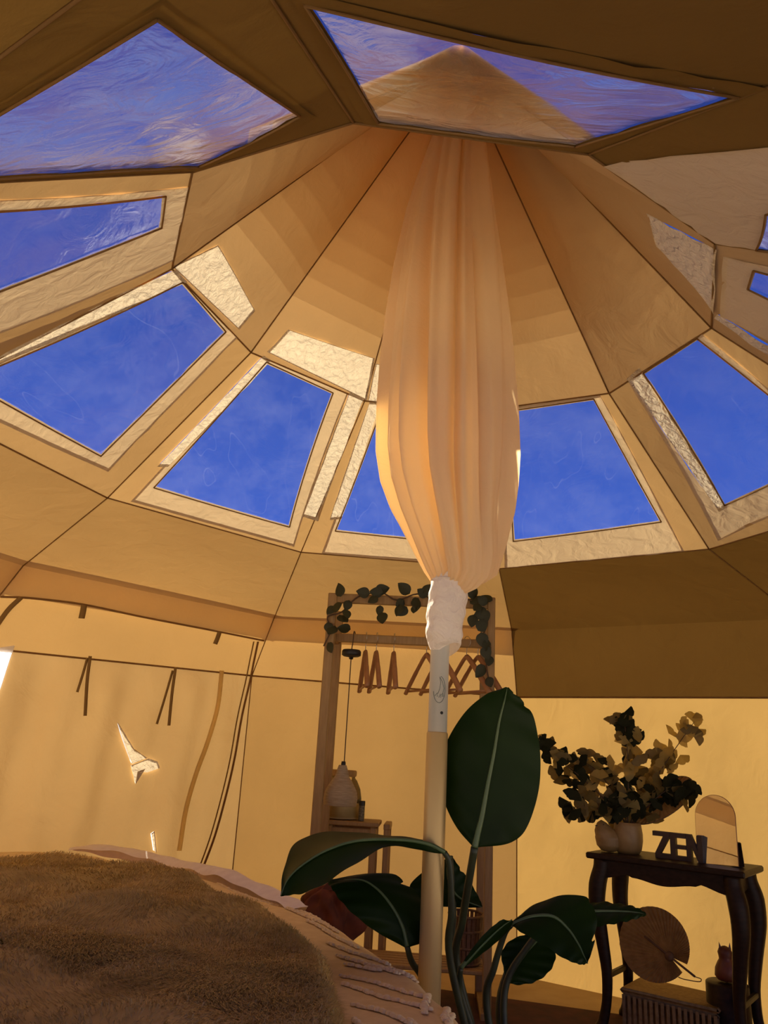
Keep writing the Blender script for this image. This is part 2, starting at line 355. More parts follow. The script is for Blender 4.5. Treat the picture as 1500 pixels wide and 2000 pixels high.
class Panel:
    """one cloth panel between two seams; u runs round the tent, v runs down"""
    def __init__(s, a, b, c, d, sag=0.0, folds=None):
        s.c = (a, b, c, d); s.sag = sag; s.folds = folds; s.holes = []
        n = ((b-a)+(d-c)).cross((c-a)+(d-b)).normalized()
        if n.dot(INSIDE-(a+b+c+d)/4) < 0: n = -n
        s.n = n
    def at(s, u, v, off=0.0):
        a, b, c, d = s.c
        P = (a*(1-u)+b*u)*(1-v)+(c*(1-u)+d*u)*v
        k = s.sag*math.sin(PI*min(max(u, 0), 1))*math.sin(PI*min(max(v, 0), 1))
        if s.folds: k += s.folds(u, v)*min(1, 12*v, 12*(1-v), 25*u, 25*(1-u)) if 0 < u < 1 and 0 < v < 1 else 0
        return P+s.n*(k+off)
    def uv(s, px):
        u = v = .5
        for _ in range(40):
            x, y = proj(s.at(u, v)); ex, ey = px[0]-x, px[1]-y
            if abs(ex)+abs(ey) < .05: break
            h = 1e-3
            x1, y1 = proj(s.at(u+h, v)); x2, y2 = proj(s.at(u, v+h))
            a, b, c, d = (x1-x)/h, (x2-x)/h, (y1-y)/h, (y2-y)/h
            det = a*d-b*c
            if abs(det) < 1e-6: break
            du, dv = (d*ex-b*ey)/det, (a*ey-c*ex)/det
            m = max(abs(du), abs(dv)); q = 1 if m < .3 else .3/m
            u += du*q; v += dv*q
        return u, v
    def cut(s, pxs):
        q = [s.uv(x) for x in pxs]; s.holes.append(q); return q
    def quad(s, q, nu, nv, off=0.0, crinkle=0.0, seed=0, holes=False):
        """sheet over the uv quad q = (top-left, top-right, bottom-right, bottom-left)"""
        def f(a, b):
            u = (q[0][0]*(1-a)+q[1][0]*a)*(1-b)+(q[3][0]*(1-a)+q[2][0]*a)*b
            v = (q[0][1]*(1-a)+q[1][1]*a)*(1-b)+(q[3][1]*(1-a)+q[2][1]*a)*b
            P = s.at(u, v, off)
            if crinkle: P = P+s.n*crinkle*noise.noise(P*16+Vector((seed, 0, 0)))
            return P
        mb = MB().grid(f, nu, nv)
        if holes and s.holes: s.cut_out(mb)
        return mb
    def cut_out(s, mb):
        e1 = (s.c[1]-s.c[0]).normalized(); e2 = s.n.cross(e1)
        bm = bmesh.new(); vs = [bm.verts.new(v) for v in mb.V]
        for f_ in mb.F:
            try: bm.faces.new([vs[i] for i in f_])
            except ValueError: pass
        for poly in s.holes:
            P = [s.at(u, v) for u, v in poly]; n_ = len(P)
            xs = [p.dot(e1) for p in P]; ys = [p.dot(e2) for p in P]; m = .03
            for i in range(n_):
                d = P[(i+1) % n_]-P[i]; pn = d.cross(s.n)
                if pn.length < 1e-9: continue
                fs = [f_ for f_ in bm.faces if min(xs)-m < f_.calc_center_median().dot(e1) < max(xs)+m and min(ys)-m < f_.calc_center_median().dot(e2) < max(ys)+m]
                geom = set(fs)
                for f_ in fs: geom.update(f_.edges); geom.update(f_.verts)
                if fs: bmesh.ops.bisect_plane(bm, geom=list(geom), plane_co=P[i], plane_no=pn.normalized(), dist=1e-6)
            dead = []
            for f_ in bm.faces:
                c = f_.calc_center_median(); x, y = c.dot(e1), c.dot(e2); ins = False
                for i in range(n_):
                    if (ys[i] > y) != (ys[i-1] > y) and x < (xs[i-1]-xs[i])*(y-ys[i])/(ys[i-1]-ys[i])+xs[i]: ins = not ins
                if ins: dead.append(f_)
            bmesh.ops.delete(bm, geom=dead, context='FACES')
        bm.verts.index_update()
        mb.V = [v.co.copy() for v in bm.verts]; mb.F = [tuple(v.index for v in f_.verts) for f_ in bm.faces]; bm.free()
def corner_curve(p, a, b, n=10, off=0.0):
    return [p.at(lerp(a[0], b[0], i/n), lerp(a[1], b[1], i/n), off) for i in range(n+1)]

ceiling = thing('ceiling', 'ten sided amber canvas tent roof rising to the centre pole', 'ceiling', (0, 0, 2.0), kind='structure')
CONE = {}; WIN = {}; EAVE = {}; WALLU = {}; WALLD = {}
for k in range(NS):
    a, b = node('U', k), node('U', k+1)
    CONE[k] = Panel(APEX+(a-APEX)*.02, APEX+(b-APEX)*.02, a, b, .035)
    WIN[k] = Panel(a, b, node('L', k), node('L', k+1), .012)
    EAVE[k] = Panel(node('L', k), node('L', k+1), node('E', k), node('E', k+1), -.03)
    WALLU[k] = Panel(node('E', k), node('E', k+1), node('W', k), node('W', k+1), -.03)
    def door_folds(u, v):
        return .030*math.sin(u*19+1.2*v)*(0.4+.6*v)+.014*math.sin(u*43+3*v)+.030*noise.noise(Vector((u*5, v*4, 3)))
    fl = door_folds if k in (8, 9) else (lambda u, v: .008*math.sin(u*17+v*2)*math.sin(PI*u))
    WALLD[k] = Panel(node('W', k), node('W', k+1), node('B', k), node('B', k+1), -.02, fl)
    EAVE[k].quad(((0, 0), (1, 0), (1, 1), (0, 1)), 12, 10).build('eave_panel', canvas_heavy_shaded if 1 <= k <= 7 else canvas_eave, ceiling)

# crinkled thin cloth standing in for sunlight thrown beside the skylights
SUN_PATCHES = [(CONE[9], ((566, 646), (728, 700), (712, 778), (527, 688)), 10, 6), (CONE[0], ((735, 712), (772, 716), (770, 785), (720, 782)), 10, 6),
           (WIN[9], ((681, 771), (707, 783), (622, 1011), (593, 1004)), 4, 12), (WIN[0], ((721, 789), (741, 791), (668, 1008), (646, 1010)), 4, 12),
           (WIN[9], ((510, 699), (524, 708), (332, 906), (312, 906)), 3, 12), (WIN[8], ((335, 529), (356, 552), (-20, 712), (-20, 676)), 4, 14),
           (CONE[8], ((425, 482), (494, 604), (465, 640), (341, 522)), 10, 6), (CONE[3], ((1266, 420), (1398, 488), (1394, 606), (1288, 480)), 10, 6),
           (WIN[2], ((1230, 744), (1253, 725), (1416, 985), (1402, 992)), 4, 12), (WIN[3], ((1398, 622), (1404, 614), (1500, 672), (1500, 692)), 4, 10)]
for p, pxs, nu, nv in SUN_PATCHES:
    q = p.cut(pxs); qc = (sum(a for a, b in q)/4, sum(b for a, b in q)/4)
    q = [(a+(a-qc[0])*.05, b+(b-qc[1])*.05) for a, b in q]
    p.quad(q, nu*2, nv*2, .004, .006, pxs[0][0]).build('sunlit_patch', sunlit_cloth, ceiling)
for k in range(NS):
    CONE[k].quad(((0, 0), (1, 0), (1, 1), (0, 1)), 14, 26, holes=True).build('cone_panel', canvas_cone, ceiling)

# gauze layers added outside over the peak to darken the cone top
def sheer_mat():
    m, N, L, out = new_mat('sheer_shade_gauze'); t = N.new('ShaderNodeBsdfTransparent'); d = N.new('ShaderNodeBsdfTranslucent'); x = N.new('ShaderNodeMixShader')
    c, f_, _ = noise_col(N, L, 30, (.50, .32, .14), (.62, .42, .20)); L.new(c, d.inputs[0]); t.inputs[0].default_value = (1, .97, .92, 1)
    x.inputs[0].default_value = .31; L.new(t.outputs[0], x.inputs[1]); L.new(d.outputs[0], x.inputs[2]); L.new(x.outputs[0], out.inputs[0]); return m
shade_gauze = sheer_mat()
for ci in range(10):
    end, off = lerp(.16, .80, ci/9), .010+.004*ci
    mb = MB(); V = []
    for t in np.linspace(0, end, 7):
        for k in range(NS):
            for u in (0, .5):
                q = CONE[k].at(u, t, -off); V.append(Vector((q.x, q.y, q.z+.02*(1-t))))
    n2 = NS*2
    F = [(i*n2+k, i*n2+(k+1) % n2, (i+1)*n2+(k+1) % n2, (i+1)*n2+k) for i in range(6) for k in range(n2)]
    mb.add(V, F).build('peak_shade_layer', shade_gauze, ceiling)

# window panes and hems: pixel corners (on the sloping panel) of the pane and of the hem round it
VIEW = {
 9: (((520, 706), (650, 766), (565, 1028), (300, 951)), ((514, 699), (676, 769), (572, 1062), (264, 976))),
 8: (((358, 548), (440, 646), (196, 889), (-90, 730)), ((350, 542), (463, 655), (212, 914), (-150, 745))),
 0: (((748, 790), (905, 802), (925, 1062), (655, 1036)), ((738, 789), (925, 803), (940, 1100), (634, 1078))),
 1: (((985, 803), (1160, 778), (1292, 1018), (1003, 1056)), ((975, 803), (1172, 776), (1330, 1075), (990, 1108))),
 6: (((585, 222), (388, 322), (-330, 415), (305, 30)), ((610, 228), (378, 330), (-380, 440), (318, 12))),
 5: (((1125, 282), (738, 236), (596, 2), (1900, 235)), ((1140, 292), (715, 236), (580, -12), (1930, 222))),
 7: (((322, 380), (314, 442), (-500, 745), (-500, 440)), ((374, 366), (342, 505), (-520, 850), (-520, 418))),
 3: (((1462, 562), (1473, 526), (1900, 640), (1900, 800)), ((1415, 618), (1422, 505), (1930, 610), (1930, 850))),
 4: (((1485, 490), (1497, 415), (1900, 300), (1900, 600)), ((1408, 482), (1190, 322), (1930, 262), (1930, 640))),
 2: (((1254, 723), (1360, 658), (1640, 880), (1416, 986)), ((1230, 744), (1372, 655), (1670, 920), (1404, 1050))),
}
window_name = {}
WLAB = {9: 'second skylight from the left with pale hem, left of the drape', 8: 'far left clear skylight beside the dark rib', 0: 'skylight half hidden by the left side of the hanging drape',
        1: 'skylight with bright glints just right of the hanging drape', 2: 'dark blue skylight on the right above the table', 3: 'skylight cut by the right edge of the picture',
        4: 'upper right skylight seen edge on near the top right', 5: 'overhead film skylight sagging across the top of the picture',
        6: 'upper left skylight whose corner points up as a blue triangle', 7: 'narrow skylight strip at the left edge below the triangle'}
order = [8, 9, 0, 1, 2, 3, 4, 5, 6, 7]
for wi, k in enumerate(order):
    p = WIN[k]
    if k in VIEW:
        pane = [p.uv(q) for q in VIEW[k][0]]; hem = [p.uv(q) for q in VIEW[k][1]]
    else:
        pane = [(.13, .07), (.87, .07), (.91, .88), (.09, .88)]; hem = [(.08, .03), (.92, .03), (.95, .97), (.05, .97)]
    clampq = lambda q: [(min(max(u, .012), .988), min(max(v, .004), .996)) for u, v in q]
    pane, hem = clampq(pane), clampq(hem)
    W = thing('window_%d' % (wi+1), 'clear film '+WLAB[k], 'window', p.at(.5, .5), kind='structure')
    pc_ = [(u+(u-sum(q[0] for q in pane)/4)*.03, v+(v-sum(q[1] for q in pane)/4)*.03) for u, v in pane]
    p.quad(pc_, 14, 14, .001, .003, k).build('pane', pvc, W)
    cu, cv = sum(q[0] for q in hem)/4, sum(q[1] for q in hem)/4
    ho = [(min(max(u+(.012 if u > cu else -.012), 0), 1), min(max(v+(.016 if v > cv else -.016), 0), 1)) for u, v in hem]
    pu, pv = sum(q[0] for q in pane)/4, sum(q[1] for q in pane)/4
    pin = [(u+(pu-u)*.02, v+(pv-v)*.02) for u, v in pane]
    for i, nm in enumerate(('top_hem', 'side_hem', 'bottom_hem', 'side_hem')):
        j = (i+1) % 4
        p.quad((ho[i], ho[j], pin[j], pin[i]), 12, 3, .003, .005, k, True).build(nm, canvas_heavy_shaded if k in (5, 6) else hem_cloth, W)
    bind = MB()
    for i in range(4): bind.tube(corner_curve(p, pane[i], pane[(i+1) % 4], 8, .006), .0028, 5)
    bind.build('edge_binding', seam_cloth, W)
    full = [(0, 0), (1, 0), (1, 1), (0, 1)]
    for i, nm in enumerate(('top_strip', 'rib_strip', 'bottom_strip', 'rib_strip')):
        j = (i+1) % 4
        p.quad((full[i], full[j], hem[j], hem[i]), 14, 3, holes=True).build(nm, canvas_heavy_shaded if 4 <= k <= 6 else canvas_roof, ceiling)

# seam piping along every join
for k in range(NS):
    for p, side in ((CONE[k], 0), (WIN[k], 0), (EAVE[k], 0)):
        MB().tube(corner_curve(p, (0, 0), (0, 1), 12, .002), .0028, 5).build('rib_seam', seam_cloth, ceiling)
    for p in (WIN[k], EAVE[k]):
        MB().tube(corner_curve(p, (0, 0), (1, 0), 12, .002), .0034, 5).build('ring_seam', seam_cloth, ceiling)

# sun spots and bright gap of the door, cut out for paler cloth
def door_panel_of(px):
    for k in (9, 8, 7):
        u, v = WALLD[k].uv(px)
        if -.02 <= u <= 1.02 and -.03 <= v <= 1.03: return k
    return 9
LIGHT_SPOTS = [[(229, 1412), (238, 1426), (262, 1466), (284, 1479), (256, 1490), (248, 1470)],
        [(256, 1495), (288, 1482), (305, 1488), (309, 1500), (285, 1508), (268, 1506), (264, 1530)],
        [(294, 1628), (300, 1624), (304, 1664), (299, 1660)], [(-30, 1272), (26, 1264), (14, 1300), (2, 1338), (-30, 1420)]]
for pxs in LIGHT_SPOTS: WALLD[door_panel_of(pxs[1])].cut(pxs)
# walls
def wall(name, ks, label, md, mu, rolled=False):
    o = thing(name, label, 'wall', (0, 0, 0), kind='structure')
    for k in ks:
        WALLU[k].quad(((0, 0), (1, 0), (1, 1), (0, 1)), 12, 6).build('upper_panel', mu, o)
        if rolled:   # unseen side opened to let in fill light, wall rolled up under the eave
            c = corner_curve(WALLD[k], (0, .04), (1, .04), 16, .03)
            MB().tube(c, [.045*(1+.12*math.sin(i*2.1)) for i in range(17)], 12).build('rolled_wall', md, o)
            for f_ in (.25, .75):
                q = WALLD[k].at(f_, .04, .03)
                MB().lathe([(.050, -.012), (.053, 0), (.050, .012)], 16, q, M=Matrix((WALLD[k].n, Vector((0, 0, 1)), (c[-1]-c[0]).normalized())).transposed()).build('unseen_roll_tie', ribbon_cloth, o)
            continue
        WALLD[k].quad(((0, 0), (1, 0), (1, 1), (0, 1)), 60 if WALLD[k].holes else 14, 30 if WALLD[k].holes else 18, holes=True).build('lower_panel', md, o)
        MB().tube(corner_curve(WALLD[k], (0, 0), (1, 0), 12, .004), .005, 5).build('wall_seam', seam_cloth, o)
        MB().tube(corner_curve(WALLD[k], (0, 0), (0, 1), 12, .003), .003, 5).build('wall_seam', seam_cloth, o)
        MB().tube(corner_curve(WALLU[k], (0, 0), (0, 1), 6, .003), .003, 5).build('wall_seam', seam_cloth, o)
    return o
wall_left = wall('wall_left', (8, 9), 'amber canvas door wall with tie ribbons behind the bed', canvas_door, canvas_eave)
wall_back = wall('wall_back', (0,), 'amber canvas wall behind the clothes rack', canvas_wall, canvas_eave)
wall_right = wall('wall_right', (1, 2), 'bright yellow thin canvas wall behind the dark table', canvas_thin, canvas_heavy_shaded)
wall_near = wall('wall_near', (3, 4, 5, 6, 7), 'unseen tent side behind the viewer, opened to let in daylight, canvas rolled up', canvas_wall, canvas_heavy_shaded, True)

# canvas strip added outside under the eave to darken the wall top
shade_strip_cloth = cloth('shade_strip_cloth', (.50, .34, .16), (.95, .70, .40), .60)
for k, o in ((8, wall_left), (9, wall_left), (0, wall_back)):
    WALLU[k].quad(((-.035, -.12), (1.0 if k == 0 else 1.035, -.12), (.985 if k == 0 else 1.035, .34), (-.035, .34)), 12, 4, -.045).build('eave_shade_strip', shade_strip_cloth, o)
# door details on the left wall
def on_wall(px, off=.012):
    for k in (9, 8, 7):
        for WP in (WALLD, WALLU):
            u, v = WP[k].uv(px)
            if -.02 <= u <= 1.02 and -.03 <= v <= 1.03: return WP[k].at(u, v, off)
    u, v = WALLD[9].uv(px); return WALLD[9].at(u, v, off)
def strip(pxs, width, name, mat, parent, off=.015, n=6):
    pts = spline([on_wall(q, off) for q in pxs], n)
    mb = MB(); V = []
    for i, P in enumerate(pts):
        t = (pts[min(i+1, len(pts)-1)]-pts[max(i-1, 0)]).normalized(); s_ = t.cross(WALLD[9].n).normalized()
        V += [P-s_*width/2, P+s_*width/2]
    V2 = [v+WALLD[9].n*.003 for v in V]; m = len(V)
    F = []
    for i in range(len(pts)-1):
        F += [(2*i, 2*i+1, 2*i+3, 2*i+2), (m+2*i, m+2*i+2, m+2*i+3, m+2*i+1), (2*i, 2*i+2, m+2*i+2, m+2*i), (2*i+1, m+2*i+1, m+2*i+3, 2*i+3)]
    return MB().add(V+V2, F).build(name, mat, parent)
strip([(172, 1282), (166, 1330), (162, 1398)], .016, 'tie_ribbon', ribbon_cloth, wall_left, .03)
strip([(168, 1285), (158, 1320), (148, 1352)], .012, 'tie_ribbon', ribbon_cloth, wall_left, .02)
strip([(338, 1304), (331, 1355), (325, 1417)], .016, 'tie_ribbon', ribbon_cloth, wall_left, .03)
strip([(334, 1310), (318, 1365), (303, 1414)], .012, 'tie_ribbon', ribbon_cloth, wall_left, .02)
strip([(162, 1180), (160, 1192), (157, 1206)], .030, 'toggle_loop', ribbon_cloth, wall_left, .02)
strip([(426, 1232), (422, 1244), (417, 1256)], .026, 'toggle_loop', ribbon_cloth, wall_left, .02)
strip([(502, 1252), (494, 1290), (486, 1330), (470, 1400), (456, 1480), (440, 1550), (418, 1630), (395, 1692), (380, 1730)], .012, 'door_zip', seam_cloth, wall_left, .012)
strip([(494, 1252), (486, 1290), (478, 1330), (462, 1400), (448, 1480), (432, 1550), (410, 1630), (388, 1692), (373, 1730)], .007, 'zip_tape', ribbon_cloth, wall_left, .010)
strip([(428, 1310), (420, 1380), (400, 1450), (378, 1510), (358, 1580), (345, 1660)], .026, 'shade_band', shade_band_cloth, wall_left, .030)  # strip put where a soft shadow band runs down the door
strip([(0, 1165), (60, 1168), (160, 1180), (280, 1205), (420, 1232), (515, 1251)], .010, 'door_header_seam', seam_cloth, wall_left, .006)
strip([(40, 1166), (15, 1190), (-10, 1225)], .022, 'header_strap', ribbon_cloth, wall_left, .012)
# pale thin cloth standing in for the sun spots on the door
def wall_poly(pxs, name, mat, parent, off=.016):
    P = [on_wall(q, off) for q in pxs]
    c = sum(P, Vector())/len(P); n = WALLD[9].n
    P = [c+(q-c)*1.06 for q in P]
    V = P+[c]; m = len(P); F = [(i, (i+1) % m, m) for i in range(m)]
    return mesh(name, V, F, mat, parent, smooth=False)
for pxs in LIGHT_SPOTS[:3]: wall_poly(pxs, 'door_sun_patch', sunlit_cloth, wall_left, .012)
wall_poly(LIGHT_SPOTS[3], 'daylight_gap_sheet', daylight_gap_cloth, wall_left, .012)  # white cloth in place of bright daylight at the door gap

# floor, ground outside
fl = MB(); ring = [node('B', k)*1.0 for k in range(NS)]
fv = [Vector((0, 0, 0))]; ff = []
fl.add([Vector((p.x, p.y, 0)) for p in ring]+[Vector((p.x, p.y, -.03)) for p in ring], [tuple(range(NS)), tuple(range(2*NS-1, NS-1, -1))]+[(i, (i+1) % NS, NS+(i+1) % NS, NS+i) for i in range(NS)])
tag(fl.build('floor', floor_mat, None, False), 'tan groundsheet floor of the tent', 'floor', kind='structure')
g = MB().grid(lambda u, v: Vector(((u-.5)*80, (v-.5)*80, -.05+.03*noise.noise(Vector((u*40, v*40, 0))))), 40, 40)
tag(g.build('ground', ground_mat), 'pale gravel ground outside the tent', 'ground', kind='structure')

# ------------------------------------------------------------------ centre pole
def pole_x(z): return 0.0
pole = thing('tent_pole', 'tall metal centre pole holding up the tent, silver above and tan below', 'pole', (0, 0, 0))
zs = lambda py: atY(860, py, 0.0).z
zj = zs(1430)
PR = 0.0265
MB().lathe([(PR*1.10, 0.0), (PR*1.10, zj-.004), (PR*1.02, zj)], 40, cap=True).build('lower_section', brass_pole, pole)
MB().lathe([(PR, zj-.01), (PR, 3.50)], 40, cap=True).build('upper_section', alu, pole)
MB().lathe([(.06, 0), (.06, .012), (.035, .016), (.035, .05)], 32, cap=True).build('foot_plate', alu, pole)
def on_pole(ang, z, r=PR+.0006): return Vector((r*math.cos(ang), r*math.sin(ang), z))
hz = zs(1393)
A0 = math.radians(-68)
MB().tube([on_pole(A0, hz, PR-.004), on_pole(A0, hz, PR+.0012)], .0042, 12).build('bolt_hole', black, pole)
lz = zs(1348); LC = math.radians(-86)
def arc(pts, r=.0009): return MB().tube([on_pole(LC+x/PR, lz+y) for x, y in pts], r, 5)
emb = MB()
RR = .036
c_pts = [(.75*RR*math.cos(t)*.62, RR*math.sin(t)) for t in np.linspace(-PI*.95, PI*.45, 26)]
for pts in (c_pts,
            [(.000, .034), (.008, .020), (.013, .004), (.010, -.010), (.004, -.016)], [(.000, .034), (.003, .018), (.001, .002), (-.004, -.012)],
            [(-.012, -.018), (-.006, -.010), (-.005, -.020)], [(-.001, -.022), (.003, -.012), (.004, -.022)], [(.008, -.020), (.011, -.010), (.012, -.019)]):
    emb.add(*(lambda m: (m.V, m.F))(arc(pts)))
emb.build('etched_emblem', etch, pole)

# ------------------------------------------------------------------ drape gathered round the pole
drape = thing('gathered_drape', 'peach cotton drape gathered round the pole and tied below the skylights', 'drape', (0, 0, 1.9))
SIL = [(130, 872, 915), (250, 850, 948), (400, 806, 966), (500, 786, 979), (600, 771, 990), (700, 760, 998), (800, 752, 1003), (880, 750, 1004), (940, 757, 1000), (1000, 776, 993), (1050, 797, 984), (1090, 815, 974), (1120, 830, 966), (1138, 842, 940), (1146, 848, 912)]
def drape_fn(u, v):
    py = 1146-(1146-205)*v
    xl = interp(py, [q[0] for q in SIL], [q[1] for q in SIL]); xr = interp(py, [q[0] for q in SIL], [q[2] for q in SIL])
    L_, R_ = atY(xl, py, 0), atY(xr, py, 0); c = (L_+R_)/2; r = (R_-L_).length/2
    a = 1.05+.80+(2*PI-1.6)*u
    t = min(1, v*6)*min(1, (1-v)*5+.25)
    fold = .10*math.sin(4*a+1.0+1.2*v)+.09*math.sin(7*a+.6-1.5*v)+(.05*math.sin(13*a+2*v)+.03*math.sin(23*a+3*v))*(1.25 if a < 4.75 else .3)-.34*math.exp(-((a-4.76-.12*v)/.075)**2)-.16*math.exp(-((a-4.25+.25*v)/.07)**2)-.14*math.exp(-((a-5.35)/.06)**2)*(v < .7)
    gather = .05*math.sin(31*a)*max(0, 1-v*7)
    low = .16*math.exp(-((a-5.6)/.55)**2)*math.exp(-((v-.05)/.05)**2)
    rr = r*(.93+fold*(.35+.65*t)+gather+low)
    return Vector((c.x+rr*math.cos(a), c.y+rr*.80*math.sin(a), c.z-.03*math.exp(-((a-5.4)/.5)**2)*max(0, 1-v*9)))
MB().grid(drape_fn, 200, 110).build('hanging_cloth', drape_cloth, drape)
WS = [(1118, 846, 912), (1140, 842, 914), (1160, 838, 914), (1190, 835, 910), (1215, 832, 905), (1240, 831, 902), (1256, 836, 901), (1266, 842, 900), (1272, 850, 898)]
def wrap_fn(u, v):
    py = lerp(1118, 1272, v); xl = interp(py, [q[0] for q in WS], [q[1] for q in WS]); xr = interp(py, [q[0] for q in WS], [q[2] for q in WS])
    L_, R_ = atY(xl, py, 0), atY(xr, py, 0); c = (L_+R_)/2; r = (R_-L_).length/2; a = 2*PI*u
    d = .018*math.sin(26*v+2*a)+.014*math.sin(41*v-3*a)+.06*noise.noise(Vector((math.cos(a)*1.5, math.sin(a)*1.5, v*5)))
    return Vector((c.x+r*(1+d)*math.cos(a), c.y+r*(1+d)*math.sin(a), c.z-.022*max(0, v-.8)*5*math.sin(a*1.0-.9)))
MB().grid(wrap_fn, 56, 60).build('white_wrap', wrap_cloth, drape)
tz = zs(1136)
nc = (atY(844, 1136, 0)+atY(914, 1136, 0))/2; rc = (atY(914, 1136, 0)-atY(844, 1136, 0)).length/2
MB().tube([Vector((nc.x+rc*1.03*math.cos(a), nc.y+rc*1.03*math.sin(a), tz+.003*math.sin(2*a))) for a in np.linspace(0, 2*PI, 40)], .0028, 6).build('tie_cord', wrap_cloth, drape)

# ------------------------------------------------------------------ bed
ZB = .60
edge_px = [(-40, 1660), (120, 1666), (260, 1682), (380, 1706), (480, 1738), (570, 1762), (660, 1800), (740, 1842), (820, 1892), (890, 1950), (940, 2005), (975, 2070)]
outline = [atZ(x, y, ZB) for x, y in edge_px]
outline = [Vector((p.x, p.y, 0)) for p in outline]+[Vector((.30, -1.35, 0)), Vector((.22, -1.90, 0)), Vector((-.3, -2.12, 0)), Vector((-1.2, -1.90, 0)), Vector((-1.85, -1.30, 0)), Vector((-2.15, -.45, 0)), Vector((-2.12, .45, 0))]
loop = spline(outline+[outline[0]], 6)[:-1]
BC = Vector((-.85, -.55, 0))
def bump_z(x, y): return .022*noise.noise(Vector((x*2.1, y*2.1, 0)))+.010*noise.noise(Vector((x*6, y*6, 4)))
def bed_shell(prof, extra=0.0, detail=True):
    mb = MB(); V = []; n = len(loop)
    for s_, z in prof:
        for P in loop:
            q = BC+(P-BC)*s_
            V.append(Vector((q.x, q.y, z+(bump_z(q.x, q.y) if detail and z > .35 else 0))))
    F = [(i*n+k, i*n+(k+1) % n, (i+1)*n+(k+1) % n, (i+1)*n+k) for i in range(len(prof)-1) for k in range(n)]
    F.append(tuple(range(n-1, -1, -1))); F.append(tuple((len(prof)-1)*n+k for k in range(n)))
    return mb.add(V, F)
bed = thing('bed', 'large low bed with rounded corner filling the foreground', 'bed', (BC.x, BC.y, 0))
bed_shell([(.955, 0.0), (.955, .20), (.95, .22)], detail=False).build('base', wood_dark, bed)
bed_shell([(.95, .221), (.975, .26), (.975, .50), (.95, .545), (.90, .560)], detail=False).build('mattress', mattress_mat, bed)
spread = thing('bedspread', 'cream tufted bedspread draped over the bed edge beside the plant', 'bedspread', (BC.x, BC.y, .6))
prof = [(1.0, .16), (1.004, .30), (1.004, .44), (1.0, .53), (.985, .572), (.965, .592), (.94, .602)]+[(s_, .605) for s_ in np.linspace(.91, .03, 34)]
bed_shell(prof).build('cover', spread_mat, spread)
def top_pt(px, py, z=.612):
    P = atZ(px, py, z); return Vector((P.x, P.y, z+bump_z(P.x, P.y)))
from mathutils.bvhtree import BVHTree
_cov = bed_shell(prof); _bvh = BVHTree.FromPolygons([tuple(v) for v in _cov.V], _cov.F)
def tuft_row(a, b, r=.0065, n=None):
    A, B = top_pt(*a), top_pt(*b); L_ = (B-A).length; n = n or max(6, int(L_/.0045)); mb = MB()
    for i in range(n+1):
        P = A.lerp(B, i/n); h_ = _bvh.ray_cast(Vector((P.x, P.y, 1.0)), Vector((0, 0, -1)))
        if h_[0] is None or h_[0].z < .585: continue
        z = h_[0].z; rr = r*random.uniform(.75, 1.25)
        P = Vector((P.x+random.uniform(-.003, .003), P.y+random.uniform(-.003, .003), z+rr*.4))
        V = [P+Vector((rr*math.cos(q), rr*math.sin(q), 0)) for q in np.linspace(0, 2*PI, 7)[:-1]]+[P+Vector((.7*rr*math.cos(q), .7*rr*math.sin(q), .6*rr)) for q in np.linspace(0, 2*PI, 7)[:-1]]+[P+Vector((0, 0, rr*.8))]
        mb.add(V, [(i_, (i_+1) % 6, 6+(i_+1) % 6, 6+i_) for i_ in range(6)]+[(6+i_, 6+(i_+1) % 6, 12) for i_ in range(6)])
    o = mb.build('tuft_row', tuft_mat, spread); o['kind'] = 'stuff'; return o
rows = [((668, 1888), (836, 1938)), ((740, 1878), (842, 1902)), ((672, 1912), (838, 1968)), ((690, 1958), (800, 1998)), ((675, 1868), (740, 1884)), ((690, 1990), (740, 2030)), ((780, 1862), (850, 1896)),
        ((842, 1896), (828, 1975)), ((880, 1905), (868, 1985)), ((800, 1990), (860, 2040)), ((885, 1955), (870, 2020)), ((920, 1965), (905, 2040)), ((560, 1775), (660, 1815)), ((600, 1800), (700, 1840)), ((640, 1832), (760, 1870)), ((660, 1852), (780, 1892)),
        ((425, 1722), (560, 1752)), ((440, 1727), (575, 1760)), ((455, 1733), (590, 1770)), ((560, 1758), (640, 1790))]
for a, b in rows: tuft_row(a, b)

# fur throw lying over the spread
fur_px = [(-60, 1668), (60, 1668), (150, 1671), (260, 1684), (340, 1698), (400, 1714), (430, 1736), (480, 1756), (560, 1792), (610, 1822), (640, 1855), (655, 1905), (668, 1960), (690, 2030), (700, 2120)]
fo = [atZ(x, y-9, .665) for x, y in fur_px]
fo = [Vector((p.x, p.y, 0)) for p in fo]
inn = Vector((-.95, -.35, 0))
fo = [p if (p-inn).length < 5 else p for p in fo]+[Vector((-.25, -1.55, 0)), Vector((-.6, -1.75, 0)), Vector((-1.3, -1.6, 0)), Vector((-1.75, -1.1, 0)), Vector((-1.98, -.45, 0)), Vector((-1.98, .35, 0))]
floop = spline(fo+[fo[0]], 8)[:-1]
def fur_z(x, y, s_):
    z = .655+bump_z(x, y)+.020*noise.noise(Vector((x*3.4, y*3.4, 9)))+.008*noise.noise(Vector((x*9, y*9, 2)))
    return lerp(z, .62, max(0, (s_-.96)/.04)**2)
throw = thing('fur_throw', 'dark beige shaggy fur throw spread over the bed', 'blanket', (inn.x, inn.y, .64))
n = len(floop); V = []; ss = list(np.linspace(.02, .90, 44))+[.93, .955, .975, .99, 1.0]
for s_ in ss:
    for P in floop:
        q = inn+(P-inn)*s_; V.append(Vector((q.x, q.y, fur_z(q.x, q.y, s_))))
Fc = [(i*n+k, i*n+(k+1) % n, (i+1)*n+(k+1) % n, (i+1)*n+k) for i in range(len(ss)-1) for k in range(n)]+[tuple(range(n))]
